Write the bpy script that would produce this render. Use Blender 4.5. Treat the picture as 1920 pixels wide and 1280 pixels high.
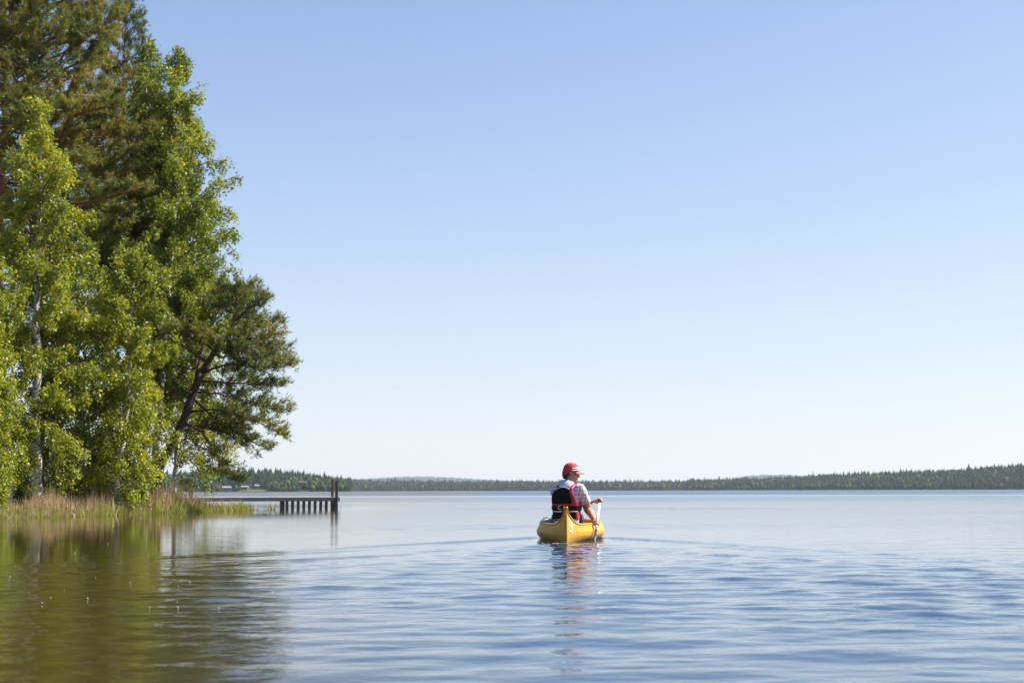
import bpy, bmesh, math, random
import numpy as np
from mathutils import Vector, Matrix, Euler

# ------------------------------------------------------------------ clear
for o in list(bpy.data.objects):
    bpy.data.objects.remove(o)
scene = bpy.context.scene
COL = scene.collection
R = math.radians

# ------------------------------------------------------------------ camera
FPX = 2667.0           # focal length in photograph pixels (50 mm on 36 mm, 1920 px wide)
CAM_H = 0.65
PITCH = R(5.98)
ROLL = R(0.17)
cam_data = bpy.data.cameras.new('camera')
cam = bpy.data.objects.new('camera', cam_data)
COL.objects.link(cam)
cam_data.sensor_width = 36.0
cam_data.lens = 50.0
cam_data.clip_start = 0.1
cam_data.clip_end = 40000
cam.location = (0, 0, CAM_H)
cam_rot = Matrix.Rotation(R(90) + PITCH, 3, 'X') @ Matrix.Rotation(-ROLL, 3, 'Z')
cam.rotation_euler = cam_rot.to_euler()
cam_data.dof.use_dof = True
cam_data.dof.focus_distance = 18.4
cam_data.dof.aperture_fstop = 4.5
scene.camera = cam

# ------------------------------------------------------------------ world, sun, exposure
SUN_AZ = R(82)         # clockwise from the view direction (+Y), to the right
SUN_EL = R(48)
world = bpy.data.worlds.new('World')
scene.world = world
world.use_nodes = True
wn = world.node_tree
wn.nodes.clear()
sky = wn.nodes.new('ShaderNodeTexSky')
sky.sky_type = 'NISHITA'
sky.sun_disc = False
sky.sun_elevation = SUN_EL
sky.sun_rotation = SUN_AZ
sky.altitude = 0
sky.air_density = 1.0
sky.dust_density = 0.25
sky.ozone_density = 2.8
bg = wn.nodes.new('ShaderNodeBackground')
bg.inputs['Strength'].default_value = 0.108
wo = wn.nodes.new('ShaderNodeOutputWorld')
EXPOSURE = 1.2
# the camera's film response on the sky: raw radiance -> display-linear curve per channel -> back to radiance
def scale(v, k):
    nd = wn.nodes.new('ShaderNodeVectorMath'); nd.operation = 'SCALE'
    wn.links.new(v, nd.inputs[0]); nd.inputs['Scale'].default_value = k
    return nd.outputs[0]
SKY_STRENGTH = 0.10
crv = wn.nodes.new('ShaderNodeRGBCurve')
for ci, pts in enumerate((((0, .0), (.304, .345), (.492, .540), (.77, .73), (1.0, .823), (1.5, .97)),
                          ((0, .0), (.27, .29), (.504, .497), (.763, .69), (1.06, .845), (1.5, .98)),
                          ((0, .0), (.5, .58), (.862, .81), (.96, .875), (1.06, .92), (1.2, .96), (1.5, 1.08)))):
    c = crv.mapping.curves[ci]
    while len(c.points) < len(pts): c.points.new(0.5, 0.5)
    for p, (a, b) in zip(c.points, pts): p.location = (a / 1.5, b / 2.0)
crv.mapping.extend = 'EXTRAPOLATED'
crv.mapping.update()
wn.links.new(scale(sky.outputs[0], 0.195 / 1.5), crv.inputs['Color'])
wn.links.new(scale(crv.outputs[0], 2.0 / (SKY_STRENGTH * 2 ** EXPOSURE)), bg.inputs['Color'])
bg.inputs['Strength'].default_value = SKY_STRENGTH
wn.links.new(bg.outputs[0], wo.inputs['Surface'])

sun_data = bpy.data.lights.new('sun', 'SUN')
sun_data.energy = 5.0
sun_data.angle = R(0.53)
sun_data.color = (1.0, 0.95, 0.87)
sun = bpy.data.objects.new('sun', sun_data)
COL.objects.link(sun)
sdir = Vector((math.sin(SUN_AZ) * math.cos(SUN_EL), math.cos(SUN_AZ) * math.cos(SUN_EL), math.sin(SUN_EL)))
sun.rotation_euler = sdir.to_track_quat('Z', 'Y').to_euler()
sun.location = (60, 40, 80)

scene.view_settings.view_transform = 'Standard'
scene.view_settings.look = 'None'
scene.view_settings.exposure = EXPOSURE
scene.view_settings.gamma = 1.0
scene.view_settings.use_curve_mapping = False
scene.render.engine = 'CYCLES'
scene.cycles.max_bounces = 8
scene.cycles.transparent_max_bounces = 8
scene.cycles.volume_bounces = 0

# ------------------------------------------------------------------ helpers
def at(px, py, d):
    """photograph pixel + distance along +Y -> real point"""
    v = cam_rot @ Vector(((px - 960) / FPX, (640 - py) / FPX, -1.0))
    v *= d / v.y
    return Vector((v.x, v.y, v.z + CAM_H))

def link(o, parent=None):
    COL.objects.link(o)
    if parent is not None:
        o.parent = parent
    return o

def tag(o, label=None, cat=None, group=None, kind=None):
    if label: o['label'] = label
    if cat: o['category'] = cat
    if group: o['group'] = group
    if kind: o['kind'] = kind
    return o

def thing(name, label, cat, loc=(0, 0, 0), rz=0.0, group=None):
    o = bpy.data.objects.new(name, None)
    o.empty_display_size = 0.2
    COL.objects.link(o)
    o.location = loc
    o.rotation_euler = (0, 0, rz)
    return tag(o, label, cat, group)

def mesh_np(name, V, F, mat, parent=None, smooth=False, attrs=None):
    """V (n,3), F (m,k) arrays -> ONE mesh object"""
    V = np.asarray(V, dtype=np.float32); F = np.asarray(F, dtype=np.int32)
    me = bpy.data.meshes.new(name)
    k = F.shape[1]
    me.vertices.add(len(V)); me.vertices.foreach_set('co', V.ravel())
    me.loops.add(F.size); me.loops.foreach_set('vertex_index', F.ravel())
    me.polygons.add(len(F))
    me.polygons.foreach_set('loop_start', np.arange(0, F.size, k, dtype=np.int32))
    me.polygons.foreach_set('loop_total', np.full(len(F), k, dtype=np.int32))
    if smooth:
        me.polygons.foreach_set('use_smooth', np.ones(len(F), dtype=bool))
    if attrs:
        for an, (dom, arr) in attrs.items():
            a = me.attributes.new(an, 'FLOAT', dom)
            a.data.foreach_set('value', np.asarray(arr, dtype=np.float32))
    me.update(calc_edges=True)
    if mat: me.materials.append(mat)
    o = bpy.data.objects.new(name, me)
    return link(o, parent)

def mesh_bm(name, bm, mat, parent=None, smooth=False):
    me = bpy.data.meshes.new(name)
    bm.normal_update()
    bm.to_mesh(me); bm.free()
    if smooth:
        me.polygons.foreach_set('use_smooth', np.ones(len(me.polygons), dtype=bool))
    if mat: me.materials.append(mat)
    o = bpy.data.objects.new(name, me)
    return link(o, parent)

def box_bm(bm, c, s, rot=None, bevel=0.0):
    r = bmesh.ops.create_cube(bm, size=1.0)
    vs = r['verts']
    M = Matrix.Translation(Vector(c))
    if rot is not None: M = M @ rot.to_4x4()
    M = M @ Matrix.Diagonal((s[0], s[1], s[2], 1))
    bmesh.ops.transform(bm, matrix=M, verts=vs)
    if bevel > 0:
        es = list({e for v in vs for e in v.link_edges})
        bmesh.ops.bevel(bm, geom=es, offset=bevel, segments=1, affect='EDGES')
    return vs

def frame_from(d):
    d = d / (np.linalg.norm(d) + 1e-9)
    a = np.array([0, 0, 1.0]) if abs(d[2]) < 0.9 else np.array([1.0, 0, 0])
    u = np.cross(d, a); u /= np.linalg.norm(u)
    return u, np.cross(d, u)

class Tubes:
    def __init__(s): s.V = []; s.F = []; s.n = 0
    def add(s, P, rad, sides=5, cap=True):
        P = np.asarray(P, float); n = len(P)
        rad = np.broadcast_to(np.asarray(rad, float), (n,))
        T = np.gradient(P, axis=0)
        u0, _ = frame_from(T[0])
        ang = np.arange(sides) * 2 * np.pi / sides
        ca, sa = np.cos(ang), np.sin(ang)
        T = T / (np.linalg.norm(T, axis=1, keepdims=True) + 1e-9)
        U = u0[None] - (T @ u0)[:, None] * T
        U /= (np.linalg.norm(U, axis=1, keepdims=True) + 1e-9)
        W = np.cross(T, U)
        ring = P[:, None, :] + rad[:, None, None] * (ca[None, :, None] * U[:, None, :] + sa[None, :, None] * W[:, None, :])
        base = s.n
        s.V.append(ring.reshape(-1, 3)); s.n += n * sides
        i = np.arange(n - 1)[:, None] * sides; j = np.arange(sides)[None, :]; j2 = (j + 1) % sides
        q = np.stack([i + j, i + j2, i + sides + j2, i + sides + j], -1).reshape(-1, 4) + base
        s.F.append(q)
        if cap:   # end caps as degenerate-free fans of quads
            for end, idx in ((0, 0), (1, n - 1)):
                s.V.append(P[idx][None]); c = s.n; s.n += 1
                r0 = base + idx * sides
                jj = np.arange(0, sides, 1); 
                f = np.stack([np.full(sides, c), r0 + (jj + (1 if end == 0 else 0)) % sides, r0 + (jj + (0 if end == 0 else 1)) % sides], -1)
                s.F.append(np.concatenate([f, f[:, 2:3]], 1)[:0])
                s.tri = getattr(s, 'tri', []); s.tri.append(f)
    def build(s, name, mat, parent=None, smooth=True, attrs=None):
        V = np.concatenate(s.V); F = np.concatenate(s.F)
        T = np.concatenate(s.tri) if getattr(s, 'tri', None) else np.zeros((0, 3), int)
        me = bpy.data.meshes.new(name)
        me.vertices.add(len(V)); me.vertices.foreach_set('co', V.astype(np.float32).ravel())
        L = np.concatenate([F.ravel(), T.ravel()]).astype(np.int32)
        me.loops.add(len(L)); me.loops.foreach_set('vertex_index', L)
        nf = len(F) + len(T); me.polygons.add(nf)
        tot = np.concatenate([np.full(len(F), 4), np.full(len(T), 3)]).astype(np.int32)
        st = np.concatenate([[0], np.cumsum(tot)[:-1]]).astype(np.int32)
        me.polygons.foreach_set('loop_start', st); me.polygons.foreach_set('loop_total', tot)
        me.polygons.foreach_set('use_smooth', np.ones(nf, dtype=bool))
        me.update(calc_edges=True)
        if mat: me.materials.append(mat)
        return link(bpy.data.objects.new(name, me), parent)

def spline(pts, n):
    """Catmull-Rom through control points"""
    P = np.asarray(pts, float)
    if len(P) == 2:
        t = np.linspace(0, 1, n)[:, None]; return P[0] * (1 - t) + P[1] * t
    Q = np.concatenate([[2 * P[0] - P[1]], P, [2 * P[-1] - P[-2]]])
    seg = len(P) - 1
    out = []
    for x in np.linspace(0, seg, n):
        i = min(int(x), seg - 1); t = x - i
        a, b, c, d = Q[i:i + 4]
        out.append(0.5 * ((2 * b) + (c - a) * t + (2 * a - 5 * b + 4 * c - d) * t * t + (3 * b - a - 3 * c + d) * t ** 3))
    return np.array(out)

# ------------------------------------------------------------------ materials
MAT = {}
class N:
    """small node-graph helper"""
    def __init__(s, name):
        m = bpy.data.materials.new(name); m.use_nodes = True
        s.m = m; s.t = m.node_tree; s.t.nodes.clear()
        s.out = s.t.nodes.new('ShaderNodeOutputMaterial')
        MAT[name] = m
    def n(s, typ, **kw):
        nd = s.t.nodes.new(typ)
        for k, v in kw.items():
            if k in nd.inputs.keys() if isinstance(k, str) else False:
                s.set(nd, k, v)
            else:
                setattr(nd, k, v)
        return nd
    def set(s, nd, k, v):
        i = nd.inputs[k]
        if hasattr(v, 'is_output'): s.t.links.new(v, i)
        else: i.default_value = v
    def l(s, a, b): s.t.links.new(a, b)
    def math(s, op, a, b=None, clamp=False):
        nd = s.t.nodes.new('ShaderNodeMath'); nd.operation = op; nd.use_clamp = clamp
        s.set(nd, 0, a)
        if b is not None: s.set(nd, 1, b)
        return nd.outputs[0]
    def mix(s, f, a, b):
        nd = s.t.nodes.new('ShaderNodeMix'); nd.data_type = 'RGBA'
        for i, v in ((0, f), (6, a), (7, b)):
            if hasattr(v, 'is_output'): s.l(v, nd.inputs[i])
            else: nd.inputs[i].default_value = v if i == 0 else (*v, 1) if len(v) == 3 else v
        return nd.outputs[2]
    def ramp(s, f, stops):
        nd = s.t.nodes.new('ShaderNodeValToRGB'); s.l(f, nd.inputs[0])
        cr = nd.color_ramp
        while len(cr.elements) < len(stops): cr.elements.new(0.5)
        for e, (p, c) in zip(cr.elements, stops):
            e.position = p; e.color = (*c, 1)
        return nd.outputs[0]
    def noise(s, vec, scale, detail=3, rough=0.55):
        nd = s.t.nodes.new('ShaderNodeTexNoise'); nd.inputs['Scale'].default_value = scale
        nd.inputs['Detail'].default_value = detail; nd.inputs['Roughness'].default_value = rough
        if vec is not None: s.l(vec, nd.inputs['Vector'])
        return nd.outputs[0]
    def coord(s, which='Object'):
        return s.t.nodes.new('ShaderNodeTexCoord').outputs[which]
    def mapping(s, vec, scale=(1, 1, 1), rot=(0, 0, 0)):
        nd = s.t.nodes.new('ShaderNodeMapping'); s.l(vec, nd.inputs[0])
        nd.inputs['Scale'].default_value = scale; nd.inputs['Rotation'].default_value = rot
        return nd.outputs[0]
    def principled(s, **kw):
        nd = s.t.nodes.new('ShaderNodeBsdfPrincipled')
        for k, v in kw.items():
            k = k.replace('_', ' ')
            if hasattr(v, 'is_output'): s.l(v, nd.inputs[k])
            else: nd.inputs[k].default_value = (*v, 1) if isinstance(v, tuple) and len(v) == 3 and nd.inputs[k].type == 'RGBA' else v
        s.l(nd.outputs[0], s.out.inputs['Surface'])
        return nd
    def bump(s, h, strength=0.5, dist=0.01):
        nd = s.t.nodes.new('ShaderNodeBump'); s.l(h, nd.inputs['Height'])
        nd.inputs['Strength'].default_value = strength; nd.inputs['Distance'].default_value = dist
        return nd.outputs[0]

def plain(name, col, rough=0.6, var=0.12, scale=20.0, metallic=0.0, spec=0.5, bump=0.0):
    g = N(name); v = g.noise(g.coord(), scale, 4)
    c = g.mix(v, tuple(x * (1 - var) for x in col), tuple(min(1, x * (1 + var)) for x in col))
    kw = dict(Base_Color=c, Roughness=rough, Metallic=metallic, Specular_IOR_Level=spec)
    if bump: kw['Normal'] = g.bump(v, 0.6, bump)
    g.principled(**kw)
    return g.m

def leaf_mat(name, stops, trans=0.45, gloss=0.10, rough=0.5, tcol=(1.5, 1.35, 0.4)):
    g = N(name)
    a = g.n('ShaderNodeAttribute', attribute_name='rnd')
    c = g.ramp(a.outputs['Fac'], stops)
    d = g.n('ShaderNodeBsdfDiffuse'); g.l(c, d.inputs[0])
    t = g.n('ShaderNodeBsdfTranslucent')
    mm = g.n('ShaderNodeMix', data_type='RGBA', blend_type='MULTIPLY')
    mm.inputs[0].default_value = 1; g.l(c, mm.inputs[6]); mm.inputs[7].default_value = (*tcol, 1)
    g.l(mm.outputs[2], t.inputs[0])
    ms = g.n('ShaderNodeMixShader'); ms.inputs[0].default_value = trans
    g.l(d.outputs[0], ms.inputs[1]); g.l(t.outputs[0], ms.inputs[2])
    gl = g.n('ShaderNodeBsdfGlossy'); gl.inputs['Roughness'].default_value = rough
    gl.inputs['Color'].default_value = (0.9, 0.95, 0.9, 1)
    m2 = g.n('ShaderNodeMixShader'); m2.inputs[0].default_value = gloss
    g.l(ms.outputs[0], m2.inputs[1]); g.l(gl.outputs[0], m2.inputs[2])
    g.l(m2.outputs[0], g.out.inputs['Surface'])
    return g.m

leaf_mat('birch_leaf', [(0, (0.065, 0.10, 0.010)), (0.5, (0.16, 0.205, 0.013)), (1, (0.29, 0.32, 0.025))], 0.55, 0.035)
leaf_mat('young_birch_leaf', [(0, (0.095, 0.135, 0.010)), (0.5, (0.215, 0.255, 0.014)), (1, (0.35, 0.37, 0.028))], 0.55, 0.035)
leaf_mat('pine_needle', [(0, (0.05, 0.085, 0.02)), (0.5, (0.135, 0.155, 0.03)), (0.85, (0.23, 0.215, 0.04)), (1, (0.28, 0.20, 0.06))], 0.42, 0.03, tcol=(1.3, 1.2, 0.55))
leaf_mat('shrub_leaf', [(0, (0.03, 0.065, 0.012)), (1, (0.09, 0.15, 0.025))], 0.4, 0.08)
leaf_mat('dry_reed', [(0, (0.22, 0.15, 0.085)), (0.5, (0.38, 0.27, 0.15)), (1, (0.52, 0.40, 0.24))], 0.3, 0.04, tcol=(1.1, 1.0, 0.8))
leaf_mat('green_reed', [(0, (0.11, 0.13, 0.015)), (0.5, (0.24, 0.25, 0.035)), (1, (0.36, 0.34, 0.07))], 0.45, 0.06, tcol=(1.15, 1.1, 0.6))
leaf_mat('far_leaf', [(0, (0.014, 0.025, 0.012)), (0.55, (0.028, 0.042, 0.016)), (0.8, (0.05, 0.07, 0.02)), (1, (0.09, 0.12, 0.03))], 0.15, 0.0)

def bark(name, low, high, split=None, marks=None, bump=0.03):
    g = N(name); co = g.coord()
    n1 = g.noise(g.mapping(co, (6, 6, 1.2)), 3.0, 5)
    c = g.mix(n1, tuple(x * .55 for x in low), low)
    if split:
        sx = g.n('ShaderNodeSeparateXYZ'); g.l(co, sx.inputs[0])
        f = g.n('ShaderNodeMapRange'); g.l(sx.outputs[2], f.inputs[0])
        f.inputs[1].default_value = split[0]; f.inputs[2].default_value = split[1]
        c = g.mix(f.outputs[0], c, g.mix(n1, tuple(x * .6 for x in high), high))
    if marks:
        n2 = g.noise(g.mapping(co, (2.5, 2.5, 14)), 2.2, 4, 0.65)
        n3 = g.noise(co, 1.2, 3)
        s = g.math('ADD', g.math('MULTIPLY', n2, 0.75), g.math('MULTIPLY', n3, 0.35))
        f = g.ramp(s, [(0.56, (0, 0, 0)), (0.63, (1, 1, 1))])
        c = g.mix(f, c, marks)
    g.principled(Base_Color=c, Roughness=0.85, Specular_IOR_Level=0.2, Normal=g.bump(n1, 0.8, bump))
    return g.m
bark('pine_bark', (0.11, 0.075, 0.055), (0.30, 0.14, 0.065), split=(5.0, 9.0))
bark('dark_pine_bark', (0.085, 0.06, 0.05), (0.18, 0.09, 0.055), split=(3.0, 10.0))
bark('birch_bark', (0.62, 0.60, 0.56), None, marks=(0.06, 0.055, 0.05), bump=0.01)
bark('birch_twig_bark', (0.14, 0.10, 0.085), None, bump=0.005)

# ground of the headland
g = N('shore_soil'); co = g.coord(); n1 = g.noise(co, 0.7, 5); n2 = g.noise(co, 6, 4)
c = g.mix(n1, (0.06, 0.075, 0.025), (0.12, 0.085, 0.05))
c = g.mix(g.math('MULTIPLY', n2, 0.5), c, (0.16, 0.13, 0.06))
g.principled(Base_Color=c, Roughness=0.95, Specular_IOR_Level=0.1, Normal=g.bump(n2, 0.8, 0.05))
# forest floor of the far shores
g = N('forest_floor'); co = g.coord(); n1 = g.noise(co, 0.02, 5)
g.principled(Base_Color=g.mix(n1, (0.025, 0.04, 0.016), (0.05, 0.065, 0.025)), Roughness=1.0, Specular_IOR_Level=0.0)
g = N('distant_wood'); co = g.coord(); n1 = g.noise(co, 0.012, 6, 0.7)
g.principled(Base_Color=g.mix(n1, (0.022, 0.035, 0.018), (0.05, 0.07, 0.03)), Roughness=1.0, Specular_IOR_Level=0.0)
g = N('meadow'); n1 = g.noise(g.coord(), 0.2, 4)
g.principled(Base_Color=g.mix(n1, (0.06, 0.08, 0.03), (0.10, 0.125, 0.045)), Roughness=1.0, Specular_IOR_Level=0.0)

# weathered dock timber
def timber(name, a, b, sc=(3, 30, 30)):
    g = N(name); co = g.coord()
    n1 = g.noise(g.mapping(co, sc), 2.0, 5, 0.65); n2 = g.noise(co, 1.3, 3)
    c = g.mix(n1, a, b); c = g.mix(g.math('MULTIPLY', n2, 0.35), c, (0.09, 0.08, 0.07))
    g.principled(Base_Color=c, Roughness=0.85, Specular_IOR_Level=0.2, Normal=g.bump(n1, 0.6, 0.006))
    return g.m
timber('grey_timber', (0.21, 0.208, 0.21), (0.36, 0.355, 0.355))
timber('wet_timber', (0.085, 0.075, 0.07), (0.18, 0.16, 0.145), (30, 30, 3))
timber('brown_timber', (0.17, 0.11, 0.08), (0.27, 0.18, 0.12), (30, 30, 3))

# water: dark humic lake under a dielectric skin; 'rough' = unresolved ripples (breeze streaks), 'deep' = reflected sky blue painted into the body colour
g = N('lake_water')
co = g.n('ShaderNodeNewGeometry').outputs['Position']
ra = g.n('ShaderNodeAttribute', attribute_name='rough').outputs['Fac']
fa = g.n('ShaderNodeAttribute', attribute_name='fine').outputs['Fac']
nA = g.noise(g.mapping(co, (5.5, 9, 1), (0, 0, 0.15)), 1.0, 3, 0.55)
nB = g.noise(g.mapping(co, (1.6, 3.4, 1), (0, 0, -0.2)), 1.0, 3, 0.5)
nD = g.noise(g.mapping(co, (12, 20, 1), (0, 0, 0.3)), 1.0, 2, 0.5)
h = g.math('ADD', g.math('ADD', g.math('MULTIPLY', nA, 0.0055), g.math('MULTIPLY', nD, 0.0016)), g.math('MULTIPLY', nB, 0.013))
h = g.math('MULTIPLY', h, fa)
bp = g.t.nodes.new('ShaderNodeBump'); g.l(h, bp.inputs['Height']); bp.inputs['Strength'].default_value = 1.0; bp.inputs['Distance'].default_value = 1.0
sky_tint = g.n('ShaderNodeAttribute', attribute_name='deep').outputs['Fac']
g.principled(Base_Color=g.mix(sky_tint, (0.036, 0.025, 0.006), (0.008, 0.033, 0.068)), Roughness=ra, IOR=1.36, Specular_IOR_Level=0.65, Normal=bp.outputs[0])  # bluer base colour stands in for sky reflected on open water

# canoe / person
g = N('canoe_plastic'); co = g.coord()
sx0 = g.n('ShaderNodeSeparateXYZ'); g.l(co, sx0.inputs[0])
n1 = g.noise(co, 4.0, 4); n2 = g.noise(g.mapping(co, (30, 2.5, 40)), 2.0, 5, 0.7); n3 = g.noise(co, 22, 5, 0.7)
c = g.mix(n1, (0.54, 0.255, 0.008), (0.63, 0.31, 0.012))
c = g.mix(g.math('MULTIPLY', g.ramp(n2, [(0.60, (0, 0, 0)), (0.70, (1, 1, 1))]), 0.45), c, (0.70, 0.47, 0.15))     # pale scrapes
lowf = g.n('ShaderNodeMapRange'); g.l(sx0.outputs[2], lowf.inputs[0]); lowf.inputs[1].default_value = 0.11; lowf.inputs[2].default_value = 0.0
c = g.mix(g.math('MULTIPLY', g.math('MULTIPLY', lowf.outputs[0], n3), 1.1, True), c, (0.20, 0.12, 0.04))           # grime at the waterline
g.principled(Base_Color=c, Roughness=g.math('ADD', g.math('MULTIPLY', n3, 0.35), 0.24), Normal=g.bump(n1, 0.35, 0.02))
plain('canoe_inside', (0.66, 0.33, 0.03), 0.5, 0.08, 5.0)
plain('sticker_print', (0.56, 0.44, 0.24), 0.5, 0.1, 60)
plain('sticker_ink', (0.30, 0.25, 0.16), 0.5, 0.2, 60)
plain('dull_metal', (0.45, 0.45, 0.46), 0.35, 0.1, 40, 0.9)
plain('black_fabric', (0.009, 0.009, 0.011), 0.9, 0.3, 60, spec=0.15, bump=0.003)
plain('red_fabric', (0.42, 0.018, 0.04), 0.8, 0.15, 40, bump=0.004)
plain('grey_webbing', (0.55, 0.55, 0.58), 0.7, 0.1, 50)
plain('dark_trousers', (0.025, 0.028, 0.04), 0.9, 0.2, 40, bump=0.003)
plain('cap_red', (0.44, 0.022, 0.03), 0.75, 0.1, 60)
plain('cap_visor', (0.30, 0.11, 0.10), 0.75, 0.15, 60)
plain('cap_white', (0.8, 0.8, 0.82), 0.7, 0.03, 40)
plain('cap_dark_band', (0.18, 0.02, 0.06), 0.7, 0.1, 40)
plain('dark_hair', (0.025, 0.018, 0.014), 0.6, 0.4, 120, bump=0.004)
plain('glass_dark', (0.01, 0.01, 0.012), 0.12, 0.1, 10)
plain('paddle_white', (0.78, 0.78, 0.80), 0.35, 0.04, 20)
plain('paddle_grey', (0.022, 0.024, 0.035), 0.45, 0.15, 20)
plain('paddle_grip', (0.03, 0.03, 0.035), 0.5, 0.15, 20)
plain('bag_fabric', (0.33, 0.30, 0.26), 0.8, 0.2, 40)
plain('collar_blue', (0.30, 0.38, 0.52), 0.85, 0.15, 40)
plain('cabin_grey', (0.2, 0.21, 0.23), 0.8, 0.1, 1)
plain('cabin_brown', (0.16, 0.09, 0.07), 0.8, 0.1, 1)
plain('cabin_roof', (0.2, 0.195, 0.2), 0.7, 0.1, 1)
plain('cabin_red', (0.13, 0.075, 0.065), 0.8, 0.1, 1)
plain('cabin_glass', (0.03, 0.035, 0.04), 0.1, 0.1, 1)
plain('pollen', (0.45, 0.44, 0.38), 0.8, 0.05, 20)
g = N('skin'); n1 = g.noise(g.coord(), 30, 4)
g.principled(Base_Color=g.mix(n1, (0.36, 0.165, 0.10), (0.46, 0.24, 0.155)), Roughness=0.5, Subsurface_Weight=0.08, Subsurface_Radius=(0.01, 0.004, 0.002), Specular_IOR_Level=0.35)
# plaid shirt
g = N('plaid_shirt'); co = g.coord()
sx = g.n('ShaderNodeSeparateXYZ'); g.l(co, sx.inputs[0])
def stripe(v, freq, off, width):
    f = g.math('FRACT', g.math('ADD', g.math('MULTIPLY', v, freq), off))
    return g.math('LESS_THAN', g.math('ABSOLUTE', g.math('SUBTRACT', f, 0.5)), width)
xy = g.math('ADD', sx.outputs[0], g.math('MULTIPLY', sx.outputs[1], 0.7))
c = (0.72, 0.70, 0.72)
c = g.mix(g.math('MULTIPLY', stripe(xy, 9.5, 0.1, 0.17), 0.45), c, (0.17, 0.25, 0.40))
c = g.mix(g.math('MULTIPLY', stripe(sx.outputs[2], 9.5, 0.3, 0.17), 0.4), c, (0.17, 0.25, 0.40))
c = g.mix(g.math('MULTIPLY', stripe(xy, 9.5, 0.6, 0.08), 0.7), c, (0.55, 0.03, 0.06))
c = g.mix(g.math('MULTIPLY', stripe(sx.outputs[2], 9.5, 0.8, 0.08), 0.7), c, (0.55, 0.03, 0.06))
nn = g.noise(co, 25, 3)
g.principled(Base_Color=c, Roughness=0.9, Specular_IOR_Level=0.15, Normal=g.bump(nn, 0.5, 0.008))

# ==================================================================== WATER
rng = np.random.default_rng(7)
rows = [-25.0]
while rows[-1] < -1: rows.append(rows[-1] + 1.5)
y = 0.2
while y < 2.5: rows.append(y); y += 0.15
while y < 62: rows.append(y); y += max(0.03, 0.0042 * y)
while y < 9500: rows.append(y); y += 0.035 * y
rows = np.array(rows); NC = 381
half = np.where(rows < 0, 14, 8 + 0.62 * np.maximum(rows, 0))
half = np.where(rows > 62, 8 + 0.62 * 62 + (rows - 62) * 0.9, half)
tt = np.linspace(-1, 1, NC)
WX = half[:, None] * tt[None, :]
WY = np.repeat(rows[:, None], NC, 1)
dy = np.gradient(rows)[:, None] * np.ones((1, NC)); dx = (half * 2 / (NC - 1))[:, None] * np.ones((1, NC))

STERN = at(1061, 1017, 17.7); STERN.z = 0.0
HEAD = R(-3.9)                                   # canoe heading (rotation about Z)
fwd = np.array([-math.sin(HEAD), math.cos(HEAD)]); rgt = np.array([fwd[1], -fwd[0]])
bow = np.array([STERN.x, STERN.y]) + 4.5 * fwd

def smooth(a, b, x):
    t = np.clip((x - a) / (b - a), 0, 1); return t * t * (3 - 2 * t)

def vnoise(x, y, seed, n=8, lo=0.6, hi=2.2):
    r = np.random.default_rng(seed); s = np.zeros_like(x)
    for i in range(n):
        k = r.uniform(lo, hi); a = r.uniform(0, 2 * np.pi)
        s += np.sin(k * (x * math.cos(a) + y * math.sin(a)) + r.uniform(0, 6.28))
    return s / math.sqrt(n / 2)

# lee of the wooded headland: calmer water on the left
lee = smooth(-1.0, -6.5, WX + 0.10 * np.maximum(0, 24 - WY) - 0.02 * WY)
gust = 0.75 + 0.35 * vnoise(WX * 0.35, WY * 0.18, 3)
gust = np.clip(gust, 0.25, 1.5)
amp_mod = gust * (1 - 0.86 * lee) * (1.0 - 0.84 * smooth(8, 15.5, WY))
streak = 0.9 * np.exp(-((WY - 25.5 - 0.06 * WX) / 1.8) ** 2) + 0.8 * np.exp(-((WY - 51 + 0.1 * WX) / 5.0) ** 2) + 0.5 * np.exp(-((WY - 34 - 0.1 * WX) / 1.5) ** 2)
streak *= np.clip(0.7 + 0.5 * vnoise(WX * 0.25, WY * 0.5, 17), 0.1, 1.4)
amp_mod = amp_mod + 0.42 * streak * (1 - 0.8 * lee)
Z = np.zeros_like(WX)
NW = 90
for i in range(NW):
    lam = 0.14 * (1.0 / 0.14) ** rng.random()
    k = 2 * np.pi / lam
    th = rng.normal(R(100), R(34))                # crests mostly across the view
    slope = 0.0135 * (lam / 0.6) ** -0.15
    A = slope / k
    res = np.maximum(dy * abs(math.sin(th)), dx * abs(math.cos(th)))
    fade = smooth(0.5, 0.26, res / lam)
    Z += A * fade * np.cos(k * (WX * math.cos(th) + WY * math.sin(th)) + rng.uniform(0, 6.28)) * amp_mod
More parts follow.
